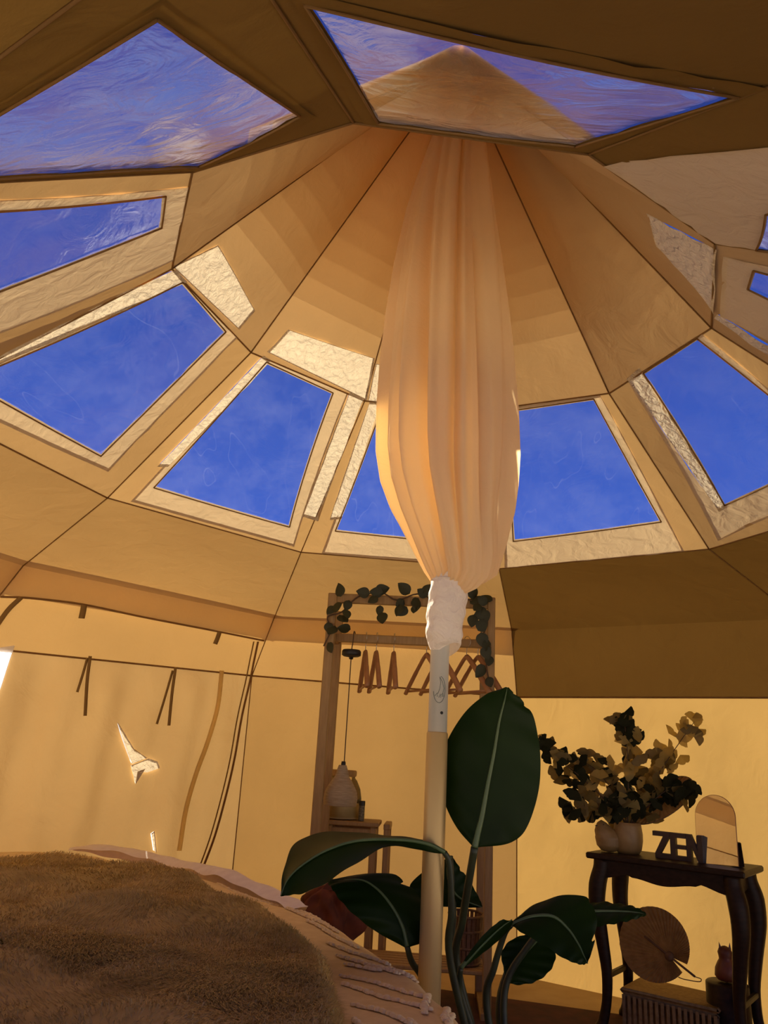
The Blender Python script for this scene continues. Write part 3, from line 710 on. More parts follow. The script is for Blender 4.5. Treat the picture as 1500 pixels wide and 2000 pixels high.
mesh('hide', V, Fc, fur_mat, throw)
rng = np.random.default_rng(3); SV = []; SF = []
for it_ in range(130000):
    t = rng.random()*n; i = int(t); P = floop[i].lerp(floop[(i+1) % n], t-i); s_ = math.sqrt(rng.random())
    q = inn+(P-inn)*s_
    if q.y < -1.75 or (it_ > 50000 and q.y > -.2): continue
    z = fur_z(q.x, q.y, s_); B = Vector((q.x, q.y, z))
    fx = noise.noise(Vector((q.x*4, q.y*4, 20))); fy = noise.noise(Vector((q.x*4, q.y*4, 40)))
    L_ = rng.uniform(.012, .026); d = Vector((fx*1.6+rng.normal()*.35, fy*1.6-.25+rng.normal()*.35, .62)).normalized()
    sd_ = Vector((rng.normal(), rng.normal(), 0)).normalized()*.0011
    M_ = B+d*L_*.55; T = B+Vector((d.x*1.5, d.y*1.5, d.z*.55))*L_
    k = len(SV); SV += [B-sd_, B+sd_, M_+sd_*.7, M_-sd_*.7, T]; SF += [(k, k+1, k+2, k+3), (k+3, k+2, k+4)]
mesh('fur_pile', SV, SF, fur_mat, throw, kind='stuff')
# folded sheet on the far bed edge; its white carries the sunlit strip
shp = [atZ(x, y, .61) for x, y in [(135, 1661), (200, 1660), (270, 1667), (330, 1680), (395, 1702), (440, 1716), (500, 1734), (560, 1754), (590, 1768)]]
sh = MB(); V = []; SPL = spline(shp, 8)
for i, P in enumerate(SPL):
    dr = (P-BC); dr.z = 0; dr.normalize(); f_ = math.sin(PI*i/(len(SPL)-1))**.5
    for j, (o_, dz) in enumerate(((-.07, .010), (-.04, .022), (0, .030), (.02, .027), (.035, .010), (.04, -.05))):
        V.append(Vector((P.x+dr.x*o_, P.y+dr.y*o_, .606+dz*f_+bump_z(P.x, P.y)+.003*math.sin(i*.7+j))))
m = len(V)//6
o = sh.add(V, [(i*6+j, i*6+j+1, (i+1)*6+j+1, (i+1)*6+j) for i in range(m-1) for j in range(5)]).build('sunlit_sheet', sunlit_cotton)
tag(o, 'folded sheet at the far bed edge, its white standing for a sunlit strip', 'sheet')

# ------------------------------------------------------------------ clothes rack
RY = 1.86
rack = thing('clothes_rack', 'tall wooden clothes rack standing against the back wall', 'clothes rack', (0, RY, 0))
xl = atY(640, 1400, RY).x; xr = atY(950, 1400, RY).x
ztop = atY(800, 1174, RY).z; zrail = atY(760, 1250, RY).z
DY = .13
posts = {}
for nm, x, y, zt in (('l1', xl, RY-DY, ztop), ('l2', xl+.004, RY+DY, ztop-.05), ('r1', xr+.010, RY-DY, ztop+.01), ('r2', xr-.01, RY+DY, ztop-.04)):
    MB().bar((x, y, 0), (x, y, zt), .048 if nm[0] == 'l' else .040, .030).build('post', wood_rack, rack, False)
MB().bar((xl+.022, RY-DY, ztop-.026), (xr-.008, RY-DY, ztop-.026), .024, .050, (0, 0, 1)).build('top_rail', wood_rack, rack, False)
MB().bar((xl, RY, zrail), (xr, RY, zrail), .032, .044, (0, 0, 1)).build('hanging_rail', wood_rack, rack, False)
for x in (xl, xr):
    MB().bar((x, RY-DY, zrail), (x, RY+DY, zrail), .030, .044, (0, 0, 1)).build('side_rail', wood_rack, rack, False)
    MB().bar((x, RY-DY-.08, .02), (x, RY+DY+.06, .02), .045, .038, (0, 0, 1)).build('foot', wood_rack, rack, False)
for i in range(6):
    y = RY-DY+.02+i*(2*DY-.04)/5
    MB().bar((xl, y, .17), (xr, y, .17), .034, .018, (0, 0, 1)).build('shelf_slat', wood_rack, rack, False)

# hangers
def make_hanger(px, py, yaw, label):
    P = atY(px, 1250, RY); x0 = P.x
    t = thing('coat_hanger', label, 'hanger', (x0, RY, zrail), 'wooden hangers on the rack rail')
    M_ = Matrix.Rotation(yaw, 3, 'Z'); W_ = lambda v: Vector((x0, RY, 0))+M_ @ Vector(v)
    zt = zrail-.075
    hook = [W_((0, 0, zt+.005)), W_((0, 0, zt+.040)), W_((.008, 0, zt+.055)), W_((.028, 0, zrail-.012)), W_((.034, 0, zrail+.012)), W_((.014, 0, zrail+.034)), W_((-.014, 0, zrail+.034)), W_((-.028, 0, zrail+.016))]
    Mh = Matrix.Rotation(-yaw+PI/2, 3, 'Z')
    c = Vector((x0, RY, 0)); hook = [c+Mh @ (M_ @ (M_.inverted() @ (h-c))) if False else h for h in hook]
    MB().tube(spline(hook, 4), .0022, 6).build('hook', steel, t)
    for sgn in (-1, 1):
        pts = [W_((sgn*q, .0, z)) for q, z in ((.0, zt+.008), (.03, zt-.012), (.09, zt-.068), (.15, zt-.128), (.205, zt-.185))]
        MB().tube(spline(pts, 4), [.0135]*9+[.015]*8, 8, flat=.75).build('arm', wood_hanger, t)
    MB().tube([W_((-.19, 0, zt-.175)), W_((.19, 0, zt-.175))], .006, 8).build('bar', wood_hanger, t)
    return t
for px, yaw, lab in ((715, -1.38, 'first wooden hanger on the rail, next to the lamp cord'), (736, -1.36, 'second wooden hanger from the lamp cord, seen edge on'), (770, -1.42, 'third wooden hanger, hanging alone in the middle of the rail'),
                     (834, -1.02, 'wooden hanger turned to show its triangle, just left of the pole'), (862, -1.05, 'wooden hanger half hidden behind the silver pole'),
                     (912, -1.0, 'wooden hanger right of the pole, left of the last pair'), (934, -1.0, 'rightmost wooden hanger next to the rack post')):
    make_hanger(px, 1268, yaw, lab)

# pendant lamp hanging from the rack
LY = RY-.02
lamp = thing('pendant_lamp', 'woven bell shaped pendant lamp hanging on a thin cord from the rack', 'lamp', atY(668, 1600, LY))
a, b, c_ = atY(692, 1243, LY), atY(688, 1278, LY), atY(673, 1492, LY)
rail_top = Vector((a.x, LY, zrail+.026))
MB().tube(spline([rail_top+Vector((0, .05, -.03)), rail_top+Vector((0, .03, .004)), rail_top+Vector((0, -.03, .0)), Vector((a.x, LY-.045, zrail-.03)), Vector((b.x, LY-.04, b.z)), Vector(((b.x+c_.x)/2, LY-.03, (b.z+c_.z)/2)), Vector((c_.x, LY-.02, c_.z))], 6), .0028, 6).build('cord', twig, lamp)
MB().lathe([(.004, .020), (.044, .018), (.050, .010), (.050, -.010), (.040, -.016), (.012, -.020), (.010, -.030), (.003, -.032)], 28, (b.x, LY-.04, b.z), cap=True).build('canopy_disc', black, lamp)
sc_ = atY(668, 1540, LY); zt = c_.z
shp_ = [(1494, 7), (1500, 9), (1516, 13), (1530, 22), (1545, 29), (1560, 31), (1573, 29)]
X0 = atY(668, 1530, LY).x
prof = []
for py, hw in shp_:
    z = atY(668, py, LY).z; r = hw*(LY-CAM.y)/F_PX; prof.append((r, z))
prof2 = []
for i in range(len(prof)-1):
    for k in range(6):
        t = k/6; prof2.append((lerp(prof[i][0], prof[i+1][0], t)*(1+.02*(k % 2)), lerp(prof[i][1], prof[i+1][1], t)))
prof2.append(prof[-1]); prof2 += [(r*.95, z) for r, z in reversed(prof)]
MB().lathe(prof2, 36, (X0, LY-.02, 0)).build('woven_shade', shade_w, lamp)
MB().lathe([(.010, .012), (.012, 0), (.010, -.012)], 14, (X0+.003, LY-.02, prof[0][1]+.006), cap=True).build('socket', black, lamp)

# garland of vine leaves over the rack
garland = thing('vine_garland', 'dark leafy artificial vine garland wound along the top of the rack', 'garland', (0, RY-DY, ztop))
def gp(px, py, y=RY-DY-.03): return atY(px, py, y)
MB().tube(spline([gp(632, 1262), gp(646, 1230), gp(640, 1205), gp(668, 1195), gp(700, 1165), gp(745, 1158), gp(775, 1172), gp(815, 1160), gp(850, 1170), gp(910, 1170), gp(940, 1185), gp(952, 1215), gp(945, 1240), gp(958, 1265), gp(950, 1300), gp(958, 1340)], 5), .004, 6).build('vine_stem', twig, garland)
def leaf_mesh(name, L_, W_, cup=.12, tip=1.0):
    V = []; F = []; n_ = 8
    for i in range(n_+1):
        t = i/n_; w_ = W_*(math.sin(PI*min(1, t**.75))**.8)*(1 if t < 1 else 0)
        for j in (-1, -.5, 0, .5, 1): V.append((j*w_, cup*W_*(abs(j)**1.5)-.15*L_*t*t, t*L_))
    F = [(i*5+j, i*5+j+1, (i+1)*5+j+1, (i+1)*5+j) for i in range(n_) for j in range(4)]
    me = bpy.data.meshes.new(name); me.from_pydata(V, [], F); me.polygons.foreach_set('use_smooth', [True]*len(me.polygons)); return me
vm = leaf_mesh('vine_leaf', .075, .030); vm.materials.append(vine)
def put(me, name, parent, P, rot, s_=1.0):
    o = link(name, me, parent); o.matrix_basis = Matrix.Translation(P) @ rot.to_4x4() @ Matrix.Scale(s_, 4)
    return o
VL = [(652, 1183, 2.6), (682, 1172, 2.9), (663, 1200, 3.6), (655, 1222, 2.8), (640, 1215, 3.4), (685, 1230, 1.2), (640, 1255, 3.8), (665, 1165, .3), (722, 1160, 1.4), (733, 1155, -1.3), (738, 1165, 2.2), (748, 1158, 1.5), (742, 1182, 3.1), (745, 1195, 3.4), (782, 1180, 3.0), (790, 1172, 2.2), (800, 1160, .8), (808, 1170, 3.5), (818, 1168, 2.6), (826, 1160, -.8),
      (795, 1185, 2.4), (812, 1180, 3.2), (835, 1165, 1.0), (918, 1178, -1.0), (926, 1170, .4), (938, 1180, 2.5), (944, 1190, 3.4), (952, 1180, 1.0), (962, 1172, 1.1), (950, 1195, 2.0), (925, 1200, 3.0), (935, 1188, -2.2), (940, 1235, 3.3), (955, 1250, 2.7), (945, 1262, 3.5), (957, 1280, 3.0), (948, 1300, 2.4), (952, 1322, 3.6), (934, 1232, -.6), (648, 1190, -1.4), (676, 1190, 3.3)]
for px, py, a in VL:
    P = gp(px, py, RY-DY-.035-random.uniform(0, .02))
    put(vm, 'leaf', garland, P, Matrix.Rotation(-a+PI*0, 3, 'Y') @ Matrix.Rotation(random.uniform(-.6, .6), 3, 'Z') @ Matrix.Rotation(random.uniform(-.3, .5), 3, 'X'), random.uniform(.75, 1.1))

# ------------------------------------------------------------------ stool with jar and tin beside the rack
SY = RY+.28
z_seat = atY(690, 1604, SY-.10).z
SX0, SX1 = atY(632, 1605, SY-.1).x, atY(740, 1612, SY-.1).x
stool = thing('wooden_stool', 'slim brown wooden stool behind the arching leaf at the foot of the rack', 'stool', ((SX0+SX1)/2, SY, 0))
sy0, sy1 = SY-.10, SY+.12
for i in range(4):
    y = lerp(sy0+.025, sy1-.025, i/3)
    MB().bar((SX0, y, z_seat-.012), (SX1, y, z_seat-.012), .056, .022, (0, 0, 1)).build('seat_slat', wood_rack, stool, False)
for x in (SX0+.03, SX1-.03):
    for y in (sy0+.02, sy1-.02):
        MB().bar((x, y, 0), (x, y, z_seat-.024), .030, .030).build('leg', wood_rack, stool, False)
    MB().bar((x, sy0+.02, z_seat-.06), (x, sy1-.02, z_seat-.06), .022, .040, (0, 0, 1)).build('side_apron', wood_rack, stool, False)
for y in (sy0+.02, sy1-.02):
    MB().bar((SX0+.03, y, z_seat-.055), (SX1-.03, y, z_seat-.055), .018, .045, (0, 0, 1)).build('front_apron', wood_rack, stool, False)
fr = thing('wooden_frame_stand', 'small brown wooden frame standing at the right end of the stool', 'stand', (SX1+.05, sy1-.1, 0))
for dy in (0, .17):
    MB().bar((SX1+.04, sy0+.03+dy, 0), (SX1+.04, sy0+.03+dy, z_seat-.03), .030, .026).build('post', wood_rack, fr, False)
MB().bar((SX1+.04, sy0+.015, z_seat-.02), (SX1+.04, sy0+.215, z_seat-.02), .034, .030, (0, 0, 1)).build('cross_bar', wood_rack, fr, False)
jy = (sy0+sy1)/2
jx = atY(666, 1590, jy).x; k_ = (jy-CAM.y)/F_PX
zb0 = z_seat+.001
jar = thing('glass_jar', 'round glass jar with a wooden lid standing behind the woven lamp', 'jar', (jx, jy, zb0))
pj = [(.01, 0), (30*k_, .5*k_), (35*k_, 6*k_), (36*k_, 35*k_), (33*k_, 52*k_), (26*k_, 66*k_), (22*k_, 71*k_), (22*k_, 73*k_)]
MB().lathe(pj, 36, (jx, jy, zb0)).build('jar_body', jar_glass, jar)
MB().lathe([(.004, 73*k_), (23*k_, 73*k_), (24.5*k_, 75*k_), (24.5*k_, 82*k_), (23*k_, 84*k_), (.004, 84*k_)], 30, (jx, jy, zb0)).build('lid', wood_rack, jar)
MB().lathe([(.004, 1.5*k_), (33*k_, 1.5*k_), (33.5*k_, 24*k_), (33*k_, 26*k_), (.004, 26*k_)], 30, (jx, jy, zb0)).build('pale_filling', candle, jar)
tx = atY(706, 1590, sy0+.04).x
tin = thing('patterned_tin', 'small dark patterned cylinder tin standing at the front of the stool', 'tin', (tx, sy0+.04, z_seat))
MB().lathe([(.004, .001), (.0155, .001), (.016, .004), (.016, .088), (.0155, .09)], 24, (tx, sy0+.04, z_seat), cap=True).build('tin_body', printed, tin)
MB().lathe([(.0166, .076), (.0168, .078), (.0168, .096), (.0155, .099), (.002, .099)], 24, (tx, sy0+.04, z_seat)).build('cap', black, tin)

# rust-red cushion behind the leaf, wicker basket on the rack shelf
cz = atY(645, 1750, 1.15)
def cushion_fn(u, v):
    a, t = 2*PI*u, PI*v
    r = .105*(1+.5*noise.noise(Vector((math.cos(a)*2.2, math.sin(a)*2.2, v*5)))+.14*math.sin(3*a+1)+.10*math.sin(7*a+4*v)+.08*math.sin(11*a-6*v))
    return Vector((cz.x+.0+r*math.sin(t)*math.cos(a)*1.05, 1.15+.8*r*math.sin(t)*math.sin(a), cz.z-.09+.12*math.cos(t)*(1+.1*math.sin(5*a))))
ott = thing('rust_cushion_stack', 'rust red crumpled cloth bundle showing behind the dark leaf at the bed edge', 'cloth bundle', (cz.x, 1.15, 0))
MB().grid(cushion_fn, 60, 30).build('bundle', rust, ott)
MB().add([Vector((cz.x-.02, 1.05, cz.z+.04)), Vector((cz.x+.035, 1.05, cz.z+.035)), Vector((cz.x+.006, 1.06, cz.z+.075)), Vector((cz.x+.006, 1.09, cz.z+.03))], [(0, 1, 2), (1, 3, 2), (3, 0, 2), (0, 3, 1)]).build('pointed_tip', rust, ott, False)
zc = cz.z-.22
MB().lathe([(.09, 0), (.10, .02), (.10, zc+.02 if zc > .05 else .06), (.08, zc+.04 if zc > .05 else .08)], 24, (cz.x, 1.15, 0), cap=True).build('pouf_base', wicker, ott)

bx0, bx1 = atY(876, 1830, RY-.02).x, atY(943, 1830, RY-.02).x
bcx = (bx0+bx1)/2; zb_ = .181
bas = thing('wicker_basket', 'dark brown slatted wicker basket on the bottom shelf of the rack', 'basket', (bcx, RY, zb_))
hb = atY(900, 1782, RY).z-zb_; hb = max(.16, hb); hw = (bx1-bx0)/2
for i in range(22):
    a = 2*PI*i/22
    p0 = Vector((bcx+hw*.82*math.cos(a), RY+.10*.82*math.sin(a), zb_+.004)); p1 = Vector((bcx+hw*math.cos(a), RY+.10*math.sin(a), zb_+hb))
    MB().bar(p0, p1, .016, .005, (math.cos(a), math.sin(a), 0), .001).build('slat', wicker, bas, False)
for f_ in (.04, .35, .68, .98):
    MB().tube([Vector((bcx+hw*lerp(.83, 1.02, f_)*math.cos(a), RY+.10*lerp(.83, 1.02, f_)*math.sin(a), zb_+hb*f_)) for a in np.linspace(0, 2*PI, 37)], .006, 6).build('band', wicker, bas)
MB().lathe([(.002, .001), (1.0, .001), (1.0, .008), (.002, .008)], 28, (bcx, RY, zb_), M=Matrix.Diagonal((hw*.80, .078, 1.0))).build('basket_base', wicker, bas)

# ------------------------------------------------------------------ large-leaved plant beside the pole
plant = thing('banana_leaf_plant', 'tall potted plant with large glossy dark green paddle leaves beside the pole', 'plant', (.16, .16, 0))
PB = Vector((.17, .17, .26))
MB().lathe([(.09, 0), (.10, .01), (.125, .22), (.132, .23), (.132, .25), (.12, .25), (.118, .235), (.004, .23)], 36, (.17, .17, 0), cap=True).build('pot', terracotta, plant)
def big_leaf(st, stem=None, nseg=8, wave=.006, notch=(), rib=.006):
    """st: stations base to tip, each (mid, left, right) as (px, py, Y)"""
    def ln(i): return spline([atY(*s_[i]) for s_ in st], nseg)
    Mi, Li, Ri = ln(0), ln(1), ln(2); n_ = len(Mi); NW = 8; V = []
    for i in range(n_):
        t = i/(n_-1)
        fw = 1.0
        for j in range(-NW, NW+1):
            q = abs(j)/NW; E_ = Ri[i] if j > 0 else Li[i]
            for side, t0, dep in notch:
                if side*j > 0:
                    d_ = abs(t-t0)
                    if d_ < .035: q = min(q, 1-dep*(1-d_/.035))
            P = Mi[i].lerp(E_, q)
            nrm = (Ri[i]-Li[i]).cross(Mi[min(i+1, n_-1)]-Mi[max(i-1, 0)])
            if nrm.length > 1e-9: nrm.normalize()
            P = P+nrm*(.010*q*(1-q)*4*.5+wave*q*math.sin(t*38+j*.7)*.45)
            V.append(P)
    w_ = 2*NW+1
    F = [(i*w_+j, i*w_+j+1, (i+1)*w_+j+1, (i+1)*w_+j) for i in range(n_-1) for j in range(2*NW)]
    lf = mesh('leaf', V, F, leaf_green, plant)
    MB().tube([p+(CAM-p).normalized()*.002 for p in Mi], [lerp(rib, .0012, i/(n_-1)) for i in range(n_)], 6).build('midrib', rib_green, lf)
    if stem:
        sp = spline([PB+Vector(stem[0])]+[atY(*q) for q in stem[1:]]+[Mi[0]], 6)
        MB().tube(sp, [lerp(.011, rib+.001, i/(len(sp)-1)) for i in range(len(sp))], 8).build('stem', stem_green, plant)
    return lf
# upright paddle leaf
Y1 = -.02
big_leaf([((927, 1655, Y1), (922, 1652, Y1), (934, 1655, Y1)), ((933, 1628, Y1), (893, 1618, Y1+.03), (1000, 1645, Y1+.03)), ((942, 1590, Y1), (869, 1570, Y1+.05), (1034, 1606, Y1+.05)), ((953, 1530, Y1), (857, 1515, Y1+.06), (1054, 1530, Y1+.06)),
          ((965, 1470, Y1), (870, 1455, Y1+.05), (1054, 1462, Y1+.06)), ((975, 1410, Y1), (905, 1395, Y1+.04), (1042, 1400, Y1+.05)), ((985, 1370, Y1), (948, 1357, Y1+.02), (1020, 1368, Y1+.03)), ((991, 1343, Y1+.01), (986, 1343, Y1+.01), (996, 1345, Y1+.01))],
         stem=[(0, 0, 0), (893, 1890, .12), (903, 1800, .08), (916, 1720, .02)], notch=((1, .93, .35), (1, .80, .12)), rib=.009)
# long arching leaf to the left
big_leaf([((868, 1664, -.04), (868, 1660, -.04), (868, 1668, -.04)), ((835, 1648, -.06), (838, 1642, .0), (825, 1662, -.08)), ((780, 1640, -.08), (785, 1634, .04), (760, 1652, -.12)), ((700, 1642, -.10), (720, 1628, .08), (690, 1690, -.18)),
          ((640, 1660, -.12), (645, 1624, .10), (630, 1728, -.20)), ((590, 1690, -.14), (582, 1642, .06), (590, 1745, -.20)), ((562, 1718, -.16), (556, 1690, -.06), (568, 1748, -.18)), ((548, 1750, -.17), (548, 1748, -.17), (550, 1751, -.17))],
         stem=[(-.02, -.03, 0), (880, 1880, .05), (882, 1780, .0), (878, 1690, -.03)], wave=.003)
# broad dark leaf low in front of the stool
big_leaf([((795, 1848, .02), (790, 1850, .02), (800, 1850, .02)), ((786, 1810, .02), (735, 1820, .0), (838, 1830, .05)), ((765, 1770, .02), (690, 1785, -.02), (830, 1770, .08)), ((735, 1735, .03), (662, 1755, 0), (800, 1730, .09)), ((700, 1718, .04), (648, 1735, .02), (750, 1704, .09)), ((640, 1724, .05), (640, 1725, .05), (645, 1722, .06))],
         stem=[(-.05, .0, 0), (835, 1930, .10), (805, 1880, .04)], notch=((1, .62, .25),), wave=.005)
# leaf behind the pole
big_leaf([((880, 1672, .20), (877, 1674, .20), (884, 1674, .20)), ((875, 1700, .20), (830, 1700, .24), (898, 1694, .22)), ((880, 1730, .20), (800, 1735, .26), (918, 1722, .22)), ((900, 1755, .20), (840, 1768, .24), (935, 1752, .22)), ((941, 1772, .20), (938, 1773, .2), (943, 1771, .2))],
         stem=[(0, .03, 0), (886, 1890, .24), (886, 1780, .22)], notch=((1, .3, .2),))
# leaf leaning right, over the floor
big_leaf([((1000, 1805, .10), (998, 1803, .10), (1000, 1808, .10)), ((1040, 1790, .10), (1035, 1772, .14), (1020, 1822, .06)), ((1080, 1790, .10), (1090, 1750, .16), (1060, 1845, .05)), ((1110, 1815, .10), (1145, 1752, .16), (1098, 1870, .05)), ((1130, 1845, .09), (1165, 1790, .14), (1120, 1880, .05)), ((1140, 1866, .08), (1162, 1835, .11), (1134, 1884, .06)), ((1148, 1882, .07), (1152, 1872, .07), (1142, 1884, .07))],
         stem=[(.03, 0, 0), (950, 1960, .16), (965, 1890, .14), (985, 1825, .12)], notch=((-1, .80, .5), (-1, .55, .1)), wave=.004)
# narrow leaf pointing right in front of the table leg
big_leaf([((1120, 1782, .22), (1120, 1779, .22), (1120, 1786, .22)), ((1160, 1780, .22), (1165, 1762, .26), (1160, 1808, .18)), ((1205, 1780, .22), (1208, 1765, .26), (1205, 1803, .18)), ((1240, 1782, .22), (1242, 1772, .24), (1238, 1796, .2)), ((1262, 1786, .22), (1262, 1785, .22), (1262, 1788, .22))],
         stem=[(.05, .04, 0), (985, 1940, .26), (1030, 1850, .25), (1080, 1798, .23)])
# dark leaf drooping low on the right
big_leaf([((1060, 1822, .30), (1056, 1822, .30), (1062, 1826, .3)), ((1040, 1845, .30), (1005, 1832, .30), (1085, 1862, .32)), ((1018, 1870, .30), (980, 1858, .30), (1075, 1895, .34)), ((1002, 1895, .30), (982, 1885, .30), (1045, 1918, .34)), ((994, 1922, .30), (990, 1918, .30), (1010, 1924, .32))],
         stem=[(.05, .08, 0), (975, 1960, .30), (1010, 1860, .34), (1045, 1815, .32)])
# half-rolled young leaf
big_leaf([((900, 1890, .06), (898, 1889, .06), (902, 1891, .06)), ((925, 1862, .06), (920, 1856, .05), (935, 1868, .08)), ((955, 1832, .06), (948, 1822, .05), (968, 1842, .08)), ((982, 1808, .06), (974, 1800, .05), (994, 1816, .08)), ((1000, 1796, .06), (984, 1795, .05), (1002, 1800, .06))],
         stem=[(.01, -.02, 0), (905, 1960, .10), (897, 1920, .08)], wave=.001)

# ------------------------------------------------------------------ side table with curved legs
TY = 1.50
A_ = atY(1143, 1664, TY+.16); B_ = atZ(1454, 1704, A_.z)
tz_ = A_.z
cA, cB = Vector((A_.x, A_.y, 0)), Vector((B_.x, B_.y, 0))
ax = (cB-cA).normalized(); ay = Vector((-ax.y, ax.x, 0))
TL_ = (cB-cA).length; TD = .34
def tp(u, v, z): p = cA+ax*(u*TL_)+ay*(v*TD); return Vector((p.x, p.y, z))
table = thing('side_table', 'dark stained side table with curved cabriole legs against the bright wall', 'table', tp(.5, .5, 0))
Mt = Matrix((ax, ay, Vector((0, 0, 1)))).transposed()
MB().box(tp(.5, .5, tz_-.012), (TL_, TD, .026), Mt, .006).build('top', wood_dark, table, False)
def apron(p, q, nrm, h=.075, scal=.028):
    n_ = 24; V = []
    for i in range(n_+1):
        t = i/n_; P = p.lerp(q, t); hh = h-scal*(.5-.5*math.cos(4*PI*t))*(1 if abs(t-.5) > .25 else .6)
        for s_ in (-1, 1):
            V.append(Vector((P.x, P.y, tz_-.0255))+nrm*s_*.009); V.append(Vector((P.x, P.y, tz_-.025-hh))+nrm*s_*.009)
    F = []
    for i in range(n_):
        a0, b0 = i*4, (i+1)*4
        F += [(a0, b0, b0+1, a0+1), (a0+2, a0+3, b0+3, b0+2), (a0+1, b0+1, b0+3, a0+3), (a0, a0+2, b0+2, b0)]
    F += [(0, 1, 3, 2), (n_*4, n_*4+2, n_*4+3, n_*4+1)]
    return MB().add(V, F).build('apron', wood_dark, table, False)
apron(tp(.10, .10, 0), tp(.90, .10, 0), ay); apron(tp(.10, .90, 0), tp(.90, .90, 0), ay)
apron(tp(.09, .12, 0), tp(.09, .88, 0), ax, scal=.01); apron(tp(.91, .12, 0), tp(.91, .88, 0), ax, scal=.01)
for u in (.09, .91):
    for v in (.12, .88):
        ox = (1 if u > .5 else -1); oy = (1 if v > .5 else -1)
        dirv = (ax*ox+ay*oy*.5).normalized(); P0 = tp(u, v, 0); pts = []; rad = []
        for t, o_, r in ((0, .0, .036), (.06, .004, .037), (.16, .022, .040), (.30, .026, .036), (.48, .008, .029), (.66, -.008, .024), (.82, -.004, .021), (.93, .012, .022), (.975, .024, .027), (1.0, .028, .022)):
            pts.append(P0+dirv*o_+Vector((0, 0, (tz_-.026)*(1-t)))); rad.append(r)
        sp = spline(pts, 4); rs = [interp(i/(len(sp)-1), np.linspace(0, 1, len(rad)), rad) for i in range(len(sp))]
        MB().tube(sp, rs, 10).build('leg', wood_dark, table)
MB().bar(tp(.09, .12, tz_*.30), tp(.09, .88, tz_*.30), .022, .022, (0, 0, 1)).build('stretcher', wood_dark, table, False)
MB().bar(tp(.91, .12, tz_*.30), tp(.91, .88, tz_*.30), .022, .022, (0, 0, 1)).build('stretcher', wood_dark, table, False)

TT = tz_+.0012
def onT(px, v):
    """point on the table top at depth fraction v under pixel column px"""
    best = min(np.linspace(0, 1, 401), key=lambda u: abs(proj(tp(u, v, TT))[0]-px)); return tp(best, v, TT)
def kpx(P): return (P-CAM).dot(_F)/F_PX     # metres per pixel there
# vase
vp = onT(1228, .45); kv = kpx(vp)
vase = thing('vase', 'rounded beige ceramic vase holding leafy branches on the side table', 'vase', vp)
MB().lathe([(.004, .0), (20*kv, .0), (25*kv, 8*kv), (28*kv, 24*kv), (28*kv, 36*kv), (26*kv, 50*kv), (25*kv, 57*kv), (23.5*kv, 57*kv), (25*kv, 40*kv), (24*kv, 12*kv), (.004, 4*kv)], 36, vp).build('vase_body', ceramic, vase)
# chick-shaped ornament
cp = onT(1186, .30); kc = kpx(cp)
bird = thing('bird_ornament', 'plump beige ceramic bird with a small dark beak beside the vase', 'ornament', cp)
def bird_fn(u, v):
    a, t = 2*PI*u, v
    z = t*58*kc; r = interp(t, [0, .04, .2, .45, .65, .80, .92, 1.0], [.2, 15, 23, 25, 21, 14, 9, .2])*kc
    sh_ = interp(t, [0, .5, .8, 1], [4, 2, -7, -10])*kc
    tail = 6*kc*max(0, math.cos(a))*math.exp(-((t-.45)/.2)**2)
    return cp+Vector(((r+tail)*math.cos(a)+sh_, r*.85*math.sin(a), z))
MB().grid(bird_fn, 36, 30).build('bird_body', ceramic, bird)
MB().lathe([(.0045, 0), (.003, .008), (.0003, .016)], 10, cp+Vector((-17*kc, -.01, 47*kc)), M=Matrix.Rotation(-PI/2, 3, 'Y')).build('beak', black, bird)
MB().lathe([(.0005, -.003), (.003, 0), (.0005, .003)], 10, cp+Vector((-8*kc, -10.5*kc, 50*kc))).build('eye', black, bird)
# branches
def fan_mesh(name, mat, s_=1.0):
    V = [(0, 0, 0)]; n_ = 12
    for ring in (.55, 1.0):
        for i in range(n_+1):
            a = lerp(-1.15, 1.15, i/n_); r = .039*s_*ring*(1-.16*math.exp(-(a/.12)**2)*(ring > .9)+.02*math.sin(i*2.4)*(ring > .9))
            V.append((r*math.sin(a), .006*math.cos(a*2)*ring*s_, r*math.cos(a)))
    F = [(0, 1+i, 2+i) for i in range(n_)]+[(1+i, 1+n_+1+i, 2+n_+1+i, 2+i) for i in range(n_)]
    me = bpy.data.meshes.new(name); me.from_pydata(V, [], F); me.polygons.foreach_set('use_smooth', [True]*len(F)); me.materials.append(mat); return me
GM = [fan_mesh('ginkgo_leaf', ginkgo_dark), fan_mesh('ginkgo_leaf_pale', ginkgo_pale), fan_mesh('ginkgo_leaf_olive', ginkgo_mid)]
